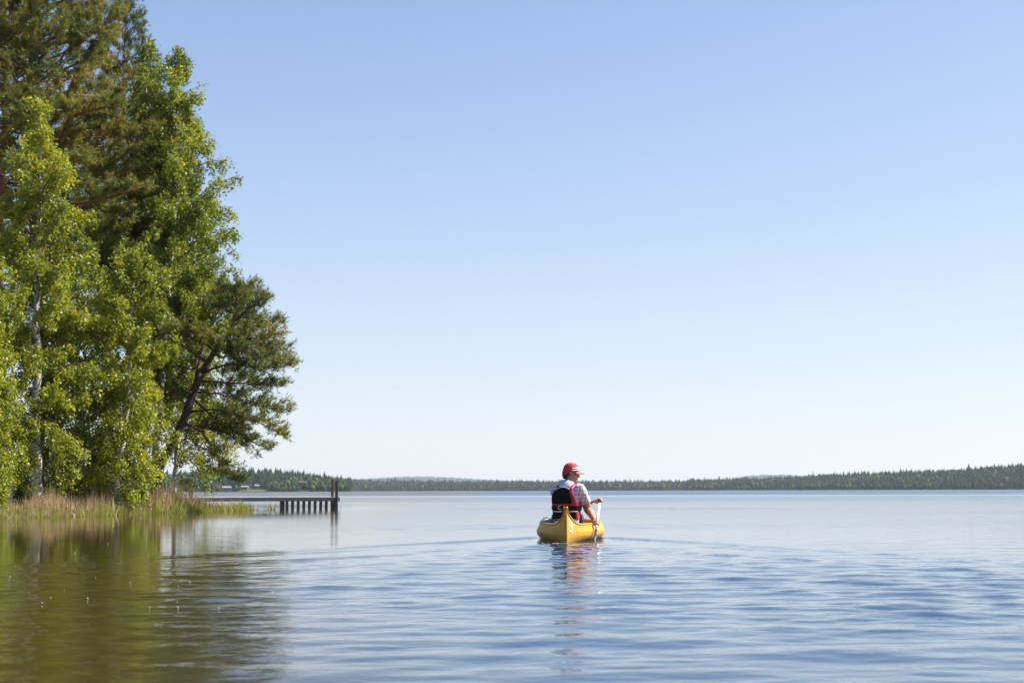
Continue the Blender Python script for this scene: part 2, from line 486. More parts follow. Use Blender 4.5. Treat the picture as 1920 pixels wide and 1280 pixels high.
# wake of the canoe: two diverging arms from the bow plus short transverse waves astern
qx = WX - bow[0]; qy = WY - bow[1]
back = -(qx * fwd[0] + qy * fwd[1]); lat = qx * rgt[0] + qy * rgt[1]
for sgn in (-1, 1):
    off = lat * sgn - (0.47 + 0.55 * (back - 2.2) + 0.04 * np.sin(back * 1.7 + sgn))
    env = np.exp(-(off / 0.20) ** 2) * smooth(1.9, 2.6, back) * np.exp(-np.maximum(back - 2.2, 0) / 5.0)
    Z += 0.024 * env * np.cos(off * 2 * np.pi / 0.42 + 0.4)
    for q, (sl, st0) in enumerate(((0.62, 3.4), (0.50, 4.6), (0.66, 5.6), (0.45, 6.6))):
        offq = lat * sgn - (0.35 + sl * (back - st0))
        envq = np.exp(-(offq / 0.22) ** 2) * smooth(st0 + .8, st0 + 2.2, back) * np.exp(-np.maximum(back - st0, 0) / 5.5) * (0.6 + 0.4 * np.sin(back * 2.1 + q * 2 + sgn))
        Z += 0.018 * envq * np.cos(offq * 2 * np.pi / 0.42)
    off2 = lat * sgn - (0.15 + 0.20 * (back - 4.4))
    env2 = np.exp(-(off2 / 0.35) ** 2) * smooth(4.4, 5.4, back) * np.exp(-np.maximum(back - 4.4, 0) / 6.0)
    Z += 0.010 * env2 * np.cos(off2 * 2 * np.pi / 0.45)
tr = smooth(4.4, 5.0, back) * np.exp(-np.maximum(back - 4.4, 0) / 7.0) * np.exp(-(lat / (0.45 + 0.16 * np.maximum(back - 4.4, 0))) ** 2)
Z += 0.010 * tr * np.cos(back * 2 * np.pi / 0.55 + 1.2 * np.abs(lat)) + 0.004 * tr * vnoise(WX, WY, 5, 10, 9, 22)
# swirls left by the paddle strokes on the right
for (sx_, sy_, rr, aa) in ((1.55, 15.6, 0.30, 0.012), (1.15, 15.2, 0.22, 0.010), (1.02, 17.4, 0.18, 0.010), (1.9, 14.1, 0.35, 0.010), (2.3, 12.6, 0.4, 0.008)):
    rd = np.hypot(WX - sx_, (WY - sy_) * 0.8)
    Z += 0.4 * aa * np.exp(-(rd / (rr * 1.8)) ** 2) * np.cos(rd * 2 * np.pi / rr)
Z *= smooth(0.0, 2.0, WY) * 1.0
Z = np.where(WY < 0, 0, Z)

# breeze streaks far out: unresolved ripples
st = 0.5 + 0.5 * np.tanh(1.3 * vnoise(WX * 0.004, WY * 0.035, 11, 10, 0.6, 2.4))
mid = smooth(20, 55, WY) * (1 - smooth(150, 210, WY))
rough = 0.03 + 0.05 * smooth(8, 30, WY)
rough = rough + mid * (0.03 + 0.07 * st)
rough = rough + 0.19 * smooth(170, 215, WY)
leeR = smooth(-4.0, -9.0, WX - 0.03 * WY) * (1 - smooth(60, 90, WY))
rough = rough * (1 - 0.55 * leeR)
deep = smooth(-0.6, 1.4, WX + 1.5 + 0.05 * (WY - 5) + 0.25 * vnoise(WX * 0.5, WY * 0.3, 41)) * (1 - smooth(30, 70, WY) * smooth(2, -6, WX + 0.02 * WY) )  # mask of the painted sky blue, kept off the trees' reflection; not water depth
fine = (0.55 + 0.5 * gust) * (1 - 0.75 * lee) * (1 - 0.70 * smooth(8.5, 16, WY)) * (1 - smooth(45, 90, WY)) + 0.9 * streak * (1 - 0.8 * lee)
nr = len(rows)
idx = np.arange(nr * NC).reshape(nr, NC)
F = np.stack([idx[:-1, :-1], idx[:-1, 1:], idx[1:, 1:], idx[1:, :-1]], -1).reshape(-1, 4)
V = np.stack([WX, WY, Z], -1).reshape(-1, 3)
water = mesh_np('water', V, F, MAT['lake_water'], None, True, {'rough': ('POINT', rough.ravel()), 'fine': ('POINT', fine.ravel()), 'deep': ('POINT', deep.ravel())})
tag(water, 'rippled blue lake water reflecting sky and trees', kind='structure')

# ==================================================================== HEADLAND GROUND
shore_line = [(-45, 8), (-20, 22), (-14.3, 31.5)] + [tuple(at(px, 919, d)[:2]) for px, d in ((0, 37.5), (150, 40.5), (300, 45.5), (400, 50), (430, 53))] + [(-11.5, 58), (-15, 64), (-24, 70), (-60, 76)]
SL = np.array(shore_line)
gx, gy = np.meshgrid(np.linspace(-60, -7, 110), np.linspace(6, 82, 150))
def signed_land(x, y):
    P = np.vstack([SL, [(-90, 76), (-90, 8)]])
    inside = np.zeros(x.shape, bool); dmin = np.full(x.shape, 1e9)
    for i in range(len(P)):
        a, b = P[i], P[(i + 1) % len(P)]
        cond = ((a[1] > y) != (b[1] > y)) & (x < (b[0] - a[0]) * (y - a[1]) / (b[1] - a[1] + 1e-12) + a[0])
        inside ^= cond
        ab = b - a; t = np.clip(((x - a[0]) * ab[0] + (y - a[1]) * ab[1]) / (ab @ ab), 0, 1)
        dmin = np.minimum(dmin, np.hypot(x - a[0] - t * ab[0], y - a[1] - t * ab[1]))
    return np.where(inside, dmin, -dmin)
sd = signed_land(gx, gy)
def ground_z(x, y, sdv=None):
    if sdv is None: sdv = signed_land(np.atleast_1d(np.asarray(x, float)), np.atleast_1d(np.asarray(y, float)))
    z = np.where(sdv > 0, 0.42 * smooth(0, 3.0, sdv) + 0.25 * smooth(3, 14, sdv), np.maximum(-0.8, sdv * 0.35))
    return z + 0.04 * vnoise(np.asarray(x, float) * 1.3, np.asarray(y, float) * 1.3, 21) * smooth(0, 2, sdv)
gz = ground_z(gx, gy, sd)
ii = np.arange(gx.size).reshape(gx.shape)
F = np.stack([ii[:-1, :-1], ii[:-1, 1:], ii[1:, 1:], ii[1:, :-1]], -1).reshape(-1, 4)
ground = mesh_np('headland_ground', np.stack([gx, gy, gz], -1).reshape(-1, 3), F, MAT['shore_soil'], None, True)
tag(ground, 'dark soil and moss of the wooded headland', kind='structure')
def gz1(x, y): return float(ground_z(np.array([x]), np.array([y]))[0])

# ==================================================================== FAR SHORES
def hor(px):   # where a far object of height z stands in the photo -> helper for heights
    return at(px, 919, 1.0)
def terrain(name, label, prof, depth, mat, n=140, nd=16, seed=0):
    """prof: list of (px, distance, crest height m). A strip of land rising from the water."""
    pr = np.array(prof, float); px = np.linspace(pr[0, 0], pr[-1, 0], n)
    D = np.interp(px, pr[:, 0], pr[:, 1]); Hh = np.interp(px, pr[:, 0], pr[:, 2])
    r = np.random.default_rng(seed)
    s = np.concatenate([[-0.03], np.linspace(0, 1, nd), [1.7]])
    zz = np.concatenate([[-1.0], 0.4 + 0.99 * smooth(0, 1, np.linspace(0, 1, nd)), [0.0]])
    Xn = (px - 960) / FPX
    DD = D[:, None] + depth * s[None, :]
    XX = Xn[:, None] * DD
    ZZ = np.where(s[None, :] < 0, -1.0, 0.4 + Hh[:, None] * smooth(0, 1, np.clip(s, 0, 1))[None, :] * np.where(s > 1, 0.6, 1.0)[None, :])
    i = np.arange(n * len(s)).reshape(n, len(s))
    F = np.stack([i[:-1, :-1], i[1:, :-1], i[1:, 1:], i[:-1, 1:]], -1).reshape(-1, 4)
    o = mesh_np(name, np.stack([XX, DD, ZZ], -1).reshape(-1, 3), F, MAT[mat], None, True)
    tag(o, label, kind='structure')
    def zfun(x, y):
        p = x / y * FPX + 960; d0 = np.interp(p, pr[:, 0], pr[:, 1]); hh = np.interp(p, pr[:, 0], pr[:, 2])
        return 0.4 + hh * smooth(0, 1, np.clip((y - d0) / depth, 0, 1))
    return zfun, pr

def conifers(P, Hh, Wd, r, sides=6):
    """low-poly ragged spires"""
    n = len(P); tiers = ((0.12, 1.0, 0.55), (0.38, 0.72, 0.82), (0.60, 0.52, 1.0))
    Vs, Fs, base = [], [], 0
    for (z0, w, z1) in tiers:
        a = np.arange(sides) * 2 * np.pi / sides
        rad = Wd[:, None] * 0.5 * w * r.uniform(0.65, 1.3, (n, sides)); aa = a[None] + r.uniform(0, 1, (n, 1))
        ring = np.stack([P[:, 0:1] + rad * np.cos(aa), P[:, 1:2] + rad * np.sin(aa), P[:, 2:3] + Hh[:, None] * (z0 + r.uniform(-0.05, 0.05, (n, sides)))], -1)
        tip = np.stack([P[:, 0], P[:, 1], P[:, 2] + Hh * z1], -1)[:, None]
        Vs.append(np.concatenate([ring, tip], 1))
    V = np.concatenate(Vs, 1); m = V.shape[1]
    f1 = []
    for t in range(len(tiers)):
        o = t * (sides + 1)
        for j in range(sides): f1.append((o + j, o + (j + 1) % sides, o + sides))
    f1 = np.array(f1)
    F = (np.arange(n)[:, None, None] * m + f1[None]).reshape(-1, 3)
    return V.reshape(-1, 3), F, np.repeat(r.uniform(0, 0.62, n), len(f1))
def broadleaf(P, Hh, Wd, r):
    n = len(P)
    bm = bmesh.new(); bmesh.ops.create_icosphere(bm, subdivisions=2, radius=1.0)
    bv = np.array([v.co[:] for v in bm.verts]); bf = np.array([[v.index for v in f.verts] for f in bm.faces]); bm.free()
    d = r.uniform(0.62, 1.2, (n, len(bv), 1))
    V = bv[None] * d * np.stack([Wd * .5, Wd * .5, Hh * .46], -1)[:, None] + (P + np.stack([0 * Hh, 0 * Hh, Hh * .54], -1))[:, None]
    F = (np.arange(n)[:, None, None] * len(bv) + bf[None]).reshape(-1, 3)
    return V.reshape(-1, 3), F, np.repeat(r.uniform(0.6, 1.0, n), len(bf))

def forest(name, label, zfun, pr, depth, cell, hgt, seed, p_leaf=0.2, front_leaf=0.5, holes=()):
    r = np.random.default_rng(seed)
    Ps = []
    d = 0.0
    while d < depth:
        px = pr[0, 0]
        D0 = np.interp(px, pr[:, 0], pr[:, 1])
        step = cell / D0 * FPX
        pxs = np.arange(pr[0, 0], pr[-1, 0], step); pxs = pxs + r.uniform(-.5, .5, len(pxs)) * step
        dd = np.interp(pxs, pr[:, 0], pr[:, 1]) + d + r.uniform(-.5, .5, len(pxs)) * cell * 1.4 + 4
        keep = np.ones(len(pxs), bool)
        for (a, b, m) in holes:
            keep &= ~((pxs > a) & (pxs < b) & (d < m))
        x = (pxs - 960) / FPX * dd
        Ps.append(np.stack([x, dd, np.zeros_like(x), np.full_like(x, d)], -1)[keep])
        d += cell * 1.5
    P = np.concatenate(Ps); P[:, 2] = zfun(P[:, 0], P[:, 1]) - 0.3
    u = r.random(len(P)); clump = vnoise(P[:, 0] * 0.03, P[:, 1] * 0.03, seed + 1)
    leafy = u < np.clip(np.where(P[:, 3] < cell * 2.2, front_leaf, p_leaf) + 0.18 * clump, 0.02, 0.9)
    H_ = hgt * np.clip(r.normal(1, 0.18, len(P)), 0.45, 1.6); H_ *= np.where(P[:, 3] < cell * 2, 0.75, 1.0)
    A, B = P[~leafy], P[leafy]
    V1, F1, C1 = conifers(A[:, :3], H_[~leafy], H_[~leafy] * r.uniform(0.30, 0.46, len(A)), r)
    V2, F2, C2 = broadleaf(B[:, :3], H_[leafy] * 0.82, H_[leafy] * r.uniform(0.4, 0.6, len(B)), r)
    V = np.concatenate([V1, V2]); F = np.concatenate([F1, F2 + len(V1)])
    o = mesh_np(name, V, F, MAT['far_leaf'], None, False, {'rnd': ('FACE', np.concatenate([C1, C2]))})
    tag(o, label, kind='stuff')
    return o

def crest(px, ytop, d):  # land height such that tree tops reach ytop in the photo
    return at(px, ytop, d).z
TL = 11.0
prof = []
for px, yt, d in ((120, 884, 1450), (330, 884, 1450), (400, 880, 1450), (470, 878, 1460), (540, 881, 1470), (600, 888, 1480), (640, 894, 1490), (662, 899, 1500)):
    prof.append((px, d, max(0.3, crest(px, yt, d + 70) - TL * 1.02)))
zl, prl = terrain('left_far_shore', 'low wooded point across the lake at left', prof, 110, 'forest_floor', seed=1)
forest('left_far_forest', 'mixed conifer wood covering the low point behind the dock', zl, prl, 125, 3.6, TL, 31, 0.10, 0.45, holes=((414, 440, 22), (452, 500, 26), (562, 582, 20)))
prof = []
for px, yt, d in ((560, 896, 2600), (700, 896, 2600), (760, 897, 2600), (880, 899, 2600), (960, 898, 2500), (1060, 899, 2450), (1200, 899, 2450), (1330, 897, 2400), (1420, 894, 2350)):
    prof.append((px, d, max(0.3, crest(px, yt + 2.0, d + 120) - 13.0)))
zc, prc = terrain('middle_far_shore', 'far wooded shore in the middle of the horizon', prof, 200, 'forest_floor', seed=2)
forest('middle_far_forest', 'long dark band of forest along the middle of the horizon', zc, prc, 210, 5.0, 12.5, 32, 0.10, 0.30)
prof = []
for px, yt, d in ((1290, 899, 2250), (1400, 896, 2150), (1480, 892, 2050), (1540, 888, 1950), (1640, 884, 1850), (1720, 881, 1800), (1800, 877, 1750), (1860, 872, 1720), (1920, 867, 1700), (2100, 858, 1650), (2350, 850, 1600)):
    prof.append((px, d, max(0.3, crest(px, yt, d + 130) - 12.0)))
zr, prr = terrain('right_far_shore', 'wooded shore rising towards the right edge', prof, 220, 'forest_floor', seed=3)
forest('right_far_forest', 'forest of pine and birch rising along the right shore', zr, prr, 230, 4.6, 12.0, 33, 0.16, 0.42)
def ridge(name, label, pts, d, seed):
    px = np.linspace(pts[0][0], pts[-1][0], 160); a = np.array(pts, float)
    top = np.array([at(p, np.interp(p, a[:, 0], a[:, 1]), d).z for p in px])
    top += 1.6 * vnoise(px * 0.35, px * 0, seed, 8, 0.4, 3.0)
    X = (px - 960) / FPX
    V = []; s = [(-700, -2), (-400, .35), (-150, .8), (0, 1.0), (500, .7), (1200, 0)]
    for (o_, f) in s:
        yy = d + o_; V.append(np.stack([X * yy, np.full_like(px, yy), np.where(f < 0, -1.0, np.maximum(top, 0.5) * f)], -1))
    V = np.stack(V, 1); i = np.arange(V.shape[0] * V.shape[1]).reshape(V.shape[:2])
    F = np.stack([i[:-1, :-1], i[1:, :-1], i[1:, 1:], i[:-1, 1:]], -1).reshape(-1, 4)
    tag(mesh_np(name, V.reshape(-1, 3), F, MAT['distant_wood'], None, True), label, kind='structure')
ridge('distant_hill', 'pale blue hill beyond the middle shore', [(640, 899), (700, 896.5), (750, 893.5), (800, 893), (860, 895.5), (930, 900), (1000, 903)], 8300, 5)
ridge('distant_hill', 'pale blue hill beyond the right shore', [(1330, 903), (1375, 897), (1395, 892), (1430, 889.5), (1480, 890), (1540, 893), (1620, 900)], 8300, 6)

# far cabins on the left point
def cabin(label, px, w, dp, h, d, wall, roof, rz, lift=0.0):
    x = (px - 960) / FPX * d
    z = float(zl(np.array([x]), np.array([d]))[0]) - 0.2 + lift
    t = thing('cabin', label, 'cabin', (x, d, z), rz)
    bm = bmesh.new(); box_bm(bm, (0, 0, h * .35), (w, dp, h * .7)); mesh_bm('wall', bm, MAT[wall], t)
    bm = bmesh.new()
    e = 0.5
    vs = [bm.verts.new(p) for p in ((-w/2-e, -dp/2-e, h*.68), (w/2+e, -dp/2-e, h*.68), (w/2+e, dp/2+e, h*.68), (-w/2-e, dp/2+e, h*.68), (-w/2-e, 0, h), (w/2+e, 0, h))]
    for f in ((0, 1, 5, 4), (2, 3, 4, 5), (1, 2, 5), (3, 0, 4), (3, 2, 1, 0)): bm.faces.new([vs[q] for q in f])
    mesh_bm('roof', bm, MAT[roof], t)
    for wx in (-w * .27, w * .27):
        bm = bmesh.new(); box_bm(bm, (wx, -dp / 2 - 0.01, h * .38), (w * .2, 0.1, h * .24)); mesh_bm('window', bm, MAT['cabin_glass'], t)
    bm = bmesh.new(); box_bm(bm, (0, -dp / 2 - 0.01, h * .24), (w * .12, 0.1, h * .46)); mesh_bm('door', bm, MAT['cabin_brown'], t)
    return t
cabin('pale grey lakeside cabin, leftmost on the far point', 427, 8.5, 6, 5.4, 1468, 'cabin_grey', 'cabin_roof', 0.2)
cabin('dark brown cabin with pale roof above the far meadow', 461, 6.5, 5, 5.0, 1474, 'cabin_brown', 'cabin_roof', -0.1, 0.8)
cabin('small cabin with bright roof among trees above meadow', 483, 4.2, 4, 4.2, 1482, 'cabin_brown', 'cabin_roof', 0.3, 2.2)
cabin('reddish cabin among dark trees left of the dock posts', 569, 7.0, 6, 4.2, 1504, 'cabin_red', 'cabin_red', 0.0, 5.0)
x0, x1 = (448 - 960) / FPX * 1462, (498 - 960) / FPX * 1462
bm = bmesh.new()
pv = [bm.verts.new(p) for p in ((x0, 1457, 0.5), (x1, 1457, 0.5), (x1, 1474, 2.6), (x0, 1474, 2.6))]
bm.faces.new(pv); bmesh.ops.subdivide_edges(bm, edges=bm.edges[:], cuts=3, use_grid_fill=True)
tag(mesh_bm('meadow', bm, MAT['meadow'], None), 'sunlit strip of meadow on the far point', kind='structure')

# ==================================================================== TREES
def leaf_quads(C, length, width, r, hang=0.5):
    """rhombic leaves at points C with random orientation"""
    n = len(C)
    d = r.normal(size=(n, 3)); d[:, 2] -= hang; d /= np.linalg.norm(d, axis=1, keepdims=True)
    a = r.normal(size=(n, 3)); s = np.cross(d, a); s /= np.linalg.norm(s, axis=1, keepdims=True)
    nn = np.cross(d, s)
    k = r.uniform(0.5, 1.3, (n, 1)); L = length * k * r.uniform(.85, 1.15, (n, 1)); W = width * k * r.uniform(.85, 1.15, (n, 1))
    V = np.stack([C, C + d * L * .45 + s * W * .5 + nn * W * .12, C + d * L, C + d * L * .45 - s * W * .5 + nn * W * .12], 1)
    F = np.arange(n * 4).reshape(n, 4)
    return V.reshape(-1, 3), F

def needle_tufts(C, D, r, nb=7, length=0.15, width=0.023):
    """bottle-brush shoots: nb thin blades round each shoot direction D"""
    n = len(C)
    D = D / (np.linalg.norm(D, axis=1, keepdims=True) + 1e-9)
    d = np.repeat(D, nb, 0) * 0.75 + r.normal(size=(n * nb, 3)) * 0.62
    d /= np.linalg.norm(d, axis=1, keepdims=True)
    c = np.repeat(C, nb, 0) + np.repeat(D, nb, 0) * r.uniform(-0.06, 0.08, (n * nb, 1))
    a = r.normal(size=(n * nb, 3)); s = np.cross(d, a); s /= np.linalg.norm(s, axis=1, keepdims=True)
    L = length * r.uniform(0.7, 1.2, (n * nb, 1))
    V = np.stack([c - s * width * .5, c + s * width * .5, c + d * L], 1)
    return V.reshape(-1, 3), np.arange(n * nb * 3).reshape(-1, 3)

def grow(p, d, L, n, r, bend=(0, 0, 0), wig=0.12):
    P = [np.asarray(p, float)]; d = np.asarray(d, float); d = d / np.linalg.norm(d); st = L / n
    for i in range(n):
        d = d + np.asarray(bend) * ((i + 1) / n) / n * 2 + r.normal(size=3) * wig
        d = d / np.linalg.norm(d); P.append(P[-1] + d * st)
    return np.array(P)

def interp_poly(P, s):
    x = s * (len(P) - 1); i = min(int(x), len(P) - 2); t = x - i
    return P[i] * (1 - t) + P[i + 1] * t, P[i + 1] - P[i]

def tree_root(name, label, cat, base, group=None):
    return thing(name, label, cat, base, 0.0, group)

def birch(label, base, top, env, seed, crown0=0.22, dens=85, leaf=0.085, rad=0.12, mat='birch_leaf', mid=None, n1=None, group=None, L1=1.0, name='birch_tree'):
    """env: list of (height fraction, crown radius)"""
    r = np.random.default_rng(seed); base = np.array(base, float); top = np.array(top, float)
    root = tree_root(name, label, 'tree', base, group)
    H = top[2] - base[2]
    ctl = [np.zeros(3)] + ([np.array(m, float) - base for m in mid] if mid else [(top - base) * 0.5 + np.array([r.normal() * .12, r.normal() * .12, 0])]) + [top - base]
    T = spline(ctl, 26); T[1:-1, :2] += r.normal(size=(24, 2)) * 0.025
    ts = np.linspace(0, 1, 26)
    tb = Tubes(); tb.add(T, np.maximum(0.012, rad * (1 - ts) ** 0.85 + 0.05 * rad * np.exp(-ts * 30) * 8), 9)
    tb.build('trunk', MAT['birch_bark'], root)
    e = np.array(env, float)
    br = Tubes(); LP = []
    n1 = int((n1 or H * 6.0) * 1.25); dens *= 1.5
    for i in range(n1):
        t = crown0 + (0.985 - crown0) * ((i + r.random()) / n1)
        p, tg = interp_poly(T, t)
        az = i * 2.39996 + r.normal() * 0.35
        L = np.interp(t, e[:, 0], e[:, 1]) * r.uniform(0.6, 1.12) * L1
        el = R(18 + 48 * t + r.normal() * 9)
        d = np.array([math.cos(az) * math.cos(el), math.sin(az) * math.cos(el), math.sin(el)])
        L = max(L, 0.25) / max(0.55, math.cos(el)) ** 0.6
        B = grow(p, d, L, 7, r, (0, 0, -0.75), 0.09)
        br.add(B, np.linspace(max(0.006, 0.028 * min(1, L / 2)), 0.004, 8), 4, cap=False)
        n2 = max(3, int(L * 5.5))
        for j in range(n2):
            s = 0.22 + 0.78 * ((j + r.random()) / n2)
            q, tg = interp_poly(B, s)
            tg = tg / np.linalg.norm(tg)
            dd = tg * 0.8 + r.normal(size=3) * 0.6 + np.array([0, 0, -0.15])
            L2 = (0.22 + 0.30 * (1 - s) * L) * r.uniform(0.6, 1.3)
            S = grow(q, dd, L2, 4, r, (0, 0, -1.3), 0.14)
            if L2 > 0.3: br.add(S, np.linspace(0.006, 0.003, 5), 3, cap=False)
            m = r.poisson(dens * L2)
            if m:
                x = np.sqrt(r.random(m)) * 3.999; k = x.astype(int); f = (x - k)[:, None]
                pts = S[k] * (1 - f) + S[k + 1] * f
                pts = pts + r.normal(size=(m, 3)) * 0.065; pts[:, 2] -= r.exponential(0.07, m)
                LP.append(pts)
    tag(br.build('branches', MAT['birch_twig_bark'], root), kind='stuff')
    C = np.concatenate(LP)
    V, Fq = leaf_quads(C, leaf, leaf * 0.72, r, 0.7)
    clump = 0.5 + 0.16 * vnoise(C[:, 0] * 1.5 + C[:, 2], C[:, 1] * 1.5 + C[:, 2] * .7, seed + 9)
    tag(mesh_np('crown', V, Fq, MAT[mat], root, False, {'rnd': ('FACE', np.clip(clump + r.normal(size=len(C)) * 0.22, 0, 1))}), kind='stuff')
    return root, len(C)

def pine_foliage(B, L, r, tufts, br, out=0.35, spread=0.55, n2f=4.5, up=0.25, tdens=26):
    n2 = max(3, int(L * n2f))
    for j in range(n2):
        s = out + (1 - out) * ((j + r.random()) / n2)
        q, tg = interp_poly(B, s); tg = tg / np.linalg.norm(tg)
        side = np.cross(tg, [0, 0, 1.0]); side /= (np.linalg.norm(side) + 1e-6)
        dd = tg * 0.75 + side * r.choice([-1, 1]) * r.uniform(0.2, 1.0) + np.array([0, 0, r.normal() * 0.22 + up * 0.4])
        L2 = (0.18 + spread * (1.05 - s) * min(L, 3)) * r.uniform(0.6, 1.2)
        S = grow(q, dd, L2, 3, r, (0, 0, up), 0.13)
        br.add(S, np.linspace(0.009, 0.004, 4), 3, cap=False)
        m = 2 + r.poisson(tdens * L2)
        x = r.random(m) ** 0.6 * 2.999; k = x.astype(int); f = (x - k)[:, None]
        pts = S[k] * (1 - f) + S[k + 1] * f
        dv = (S[k + 1] - S[k]); dv /= np.linalg.norm(dv, axis=1, keepdims=True)
        dv = dv + r.normal(size=(m, 3)) * 0.45 + np.array([0, 0, 0.35])
        pts = pts + dv * r.uniform(0.02, 0.12, (m, 1)) + r.normal(size=(m, 3)) * 0.035
        tufts.append((pts, dv))

def finish_pine(root, br, tufts, r, seed, tint=0.0, nb=7, matb='pine_bark'):
    tag(br.build('branches', MAT[matb], root), kind='stuff')
    C = np.concatenate([a for a, b in tufts]); D = np.concatenate([b for a, b in tufts])
    V, Fq = needle_tufts(C, D, r, nb)
    clump = 0.42 + tint + 0.15 * vnoise(C[:, 0] * 1.3, C[:, 2] * 1.3 + C[:, 1], seed + 9)
    rn = np.repeat(np.clip(clump + r.normal(size=len(C)) * 0.18, 0, 1), nb)
    tag(mesh_np('crown', V, Fq, MAT['pine_needle'], root, False, {'rnd': ('FACE', rn)}), kind='stuff')
    return len(C)

def pine(label, base, top, env, seed, crown0=0.4, rad=0.15, whorl=0.5, per=5, tint=0.0, group=None, dead=10, matb='pine_bark', tdens=28, el0=0, el1=45, limbs=()):
    r = np.random.default_rng(seed); base = np.array(base, float); top = np.array(top, float)
    root = tree_root('pine_tree', label, 'tree', base, group)
    H = top[2] - base[2]
    T = spline([np.zeros(3), (top - base) * .35 + r.normal(size=3) * [.12, .12, 0], (top - base) * .7 + r.normal(size=3) * [.12, .12, 0], top - base], 24)
    ts = np.linspace(0, 1, 24)
    tb = Tubes(); tb.add(T, np.maximum(0.015, rad * (1 - ts) ** 0.75 + 0.3 * rad * np.exp(-ts * 40)), 10)
    tb.build('trunk', MAT[matb], root)
    e = np.array(env, float); br = Tubes(); tufts = []
    for ctl in limbs:         # individually visible heavy limbs
        P = spline([np.array(at(*c)) - base for c in ctl], 9); L = float(np.linalg.norm(np.diff(P, axis=0), axis=1).sum())
        lt = Tubes(); lt.add(P, np.linspace(0.075, 0.02, 9), 7); lt.build('limb', MAT[matb], root)
        pine_foliage(P, L, r, tufts, br, out=.45, n2f=7, tdens=tdens)
    t = crown0
    while t < 0.985:
        k = per if t < 0.9 else max(3, per - 1)
        a0 = r.uniform(0, 6.28)
        for j in range(k):
            p, tg = interp_poly(T, min(0.995, t + r.normal() * 0.006))
            az = a0 + j * 2 * np.pi / k + r.normal() * 0.25
            L = max(0.3, np.interp(t, e[:, 0], e[:, 1]) * r.uniform(0.65, 1.12))
            el = R(el0 + el1 * max(0, (t - 0.45) / 0.55) + r.normal() * 9)
            d = np.array([math.cos(az) * math.cos(el), math.sin(az) * math.cos(el), math.sin(el)])
            B = grow(p, d, L, 6, r, (0, 0, 0.25), 0.10)
            br.add(B, np.linspace(max(0.012, 0.05 * min(1, L / 3.5)), 0.007, 7), 5, cap=False)
            pine_foliage(B, L, r, tufts, br, tdens=tdens)
        t += whorl / H * r.uniform(0.75, 1.25)
    for j in range(dead):     # bare dead branches below the crown
        t = r.uniform(crown0 * 0.45, crown0); p, tg = interp_poly(T, t); az = r.uniform(0, 6.28)
        B = grow(p, (math.cos(az), math.sin(az), r.uniform(-.2, .2)), r.uniform(0.6, 2.0), 5, r, (0, 0, -0.2), 0.16)
        br.add(B, np.linspace(0.018, 0.004, 6), 4, cap=False)
    pts, dv = T[-1][None] + np.zeros((4, 3)), np.array([[0, 0, 1.0]] * 4) + r.normal(size=(4, 3)) * .2
    tufts.append((pts, dv))
    n = finish_pine(root, br, tufts, r, seed, tint, matb=matb)
    return root, n

def gbase(px, d):
    p = at(px, 919, d); return (p.x, p.y, gz1(p.x, p.y) - 0.05)
def gtop(px, py, d): return tuple(at(px, py, d))

cnt = {}
# tall pines at the left
cnt['A'] = pine('tall dark pine at the left edge, its top out of frame', gbase(12, 44), gtop(2, -150, 44), [(0.3, 1.6), (0.5, 2.6), (0.75, 2.2), (1, 0.4)], 101, 0.45, 0.17, 0.6, 5, -0.12, tdens=16, dead=14, matb='dark_pine_bark')[1]
cnt['B'] = pine('tall broad pine with orange branches, second trunk from left', gbase(72, 47), gtop(66, -150, 46), [(0.3, 2.8), (0.42, 3.9), (0.6, 3.9), (0.8, 3.3), (1, 0.6)], 102, 0.36, 0.17, 0.45, 6, 0.16, dead=14, limbs=([(68, 300, 46), (110, 268, 45.4), (128, 228, 44.8), (165, 207, 44.2), (222, 198, 43.8)], [(68, 100, 46), (110, 78, 45.2), (160, 60, 44.6)], [(68, 92, 46), (120, 60, 45.6), (168, 38, 45.2)], [(70, 400, 46), (130, 385, 45), (200, 372, 44.2), (270, 350, 43.8)]))[1]
cnt['C'] = pine('slim pine whose pointed top rises above the tall birches', gbase(238, 52), gtop(236, -8, 52), [(0.3, 1.5), (0.6, 2.0), (0.8, 1.45), (0.92, 0.95), (1, 0.3)], 103, 0.42, 0.14, 0.42, 5, -0.12, el0=8, el1=50)[1]
cnt['K'] = pine('pine half hidden behind the tall right birch', gbase(262, 55), gtop(325, 190, 55), [(0.3, 1.2), (0.6, 1.6), (0.85, 1.5), (1, 0.3)], 104, 0.45, 0.13, 0.5, 5, -0.05)[1]
cnt['L'] = pine('dark pine standing deep in the grove behind the birches', gbase(104, 52), gtop(120, 250, 52), [(0.3, 1.6), (0.6, 2.4), (0.85, 1.8), (1, 0.3)], 105, 0.38, 0.16, 0.55, 5, -0.12, matb='dark_pine_bark')[1]

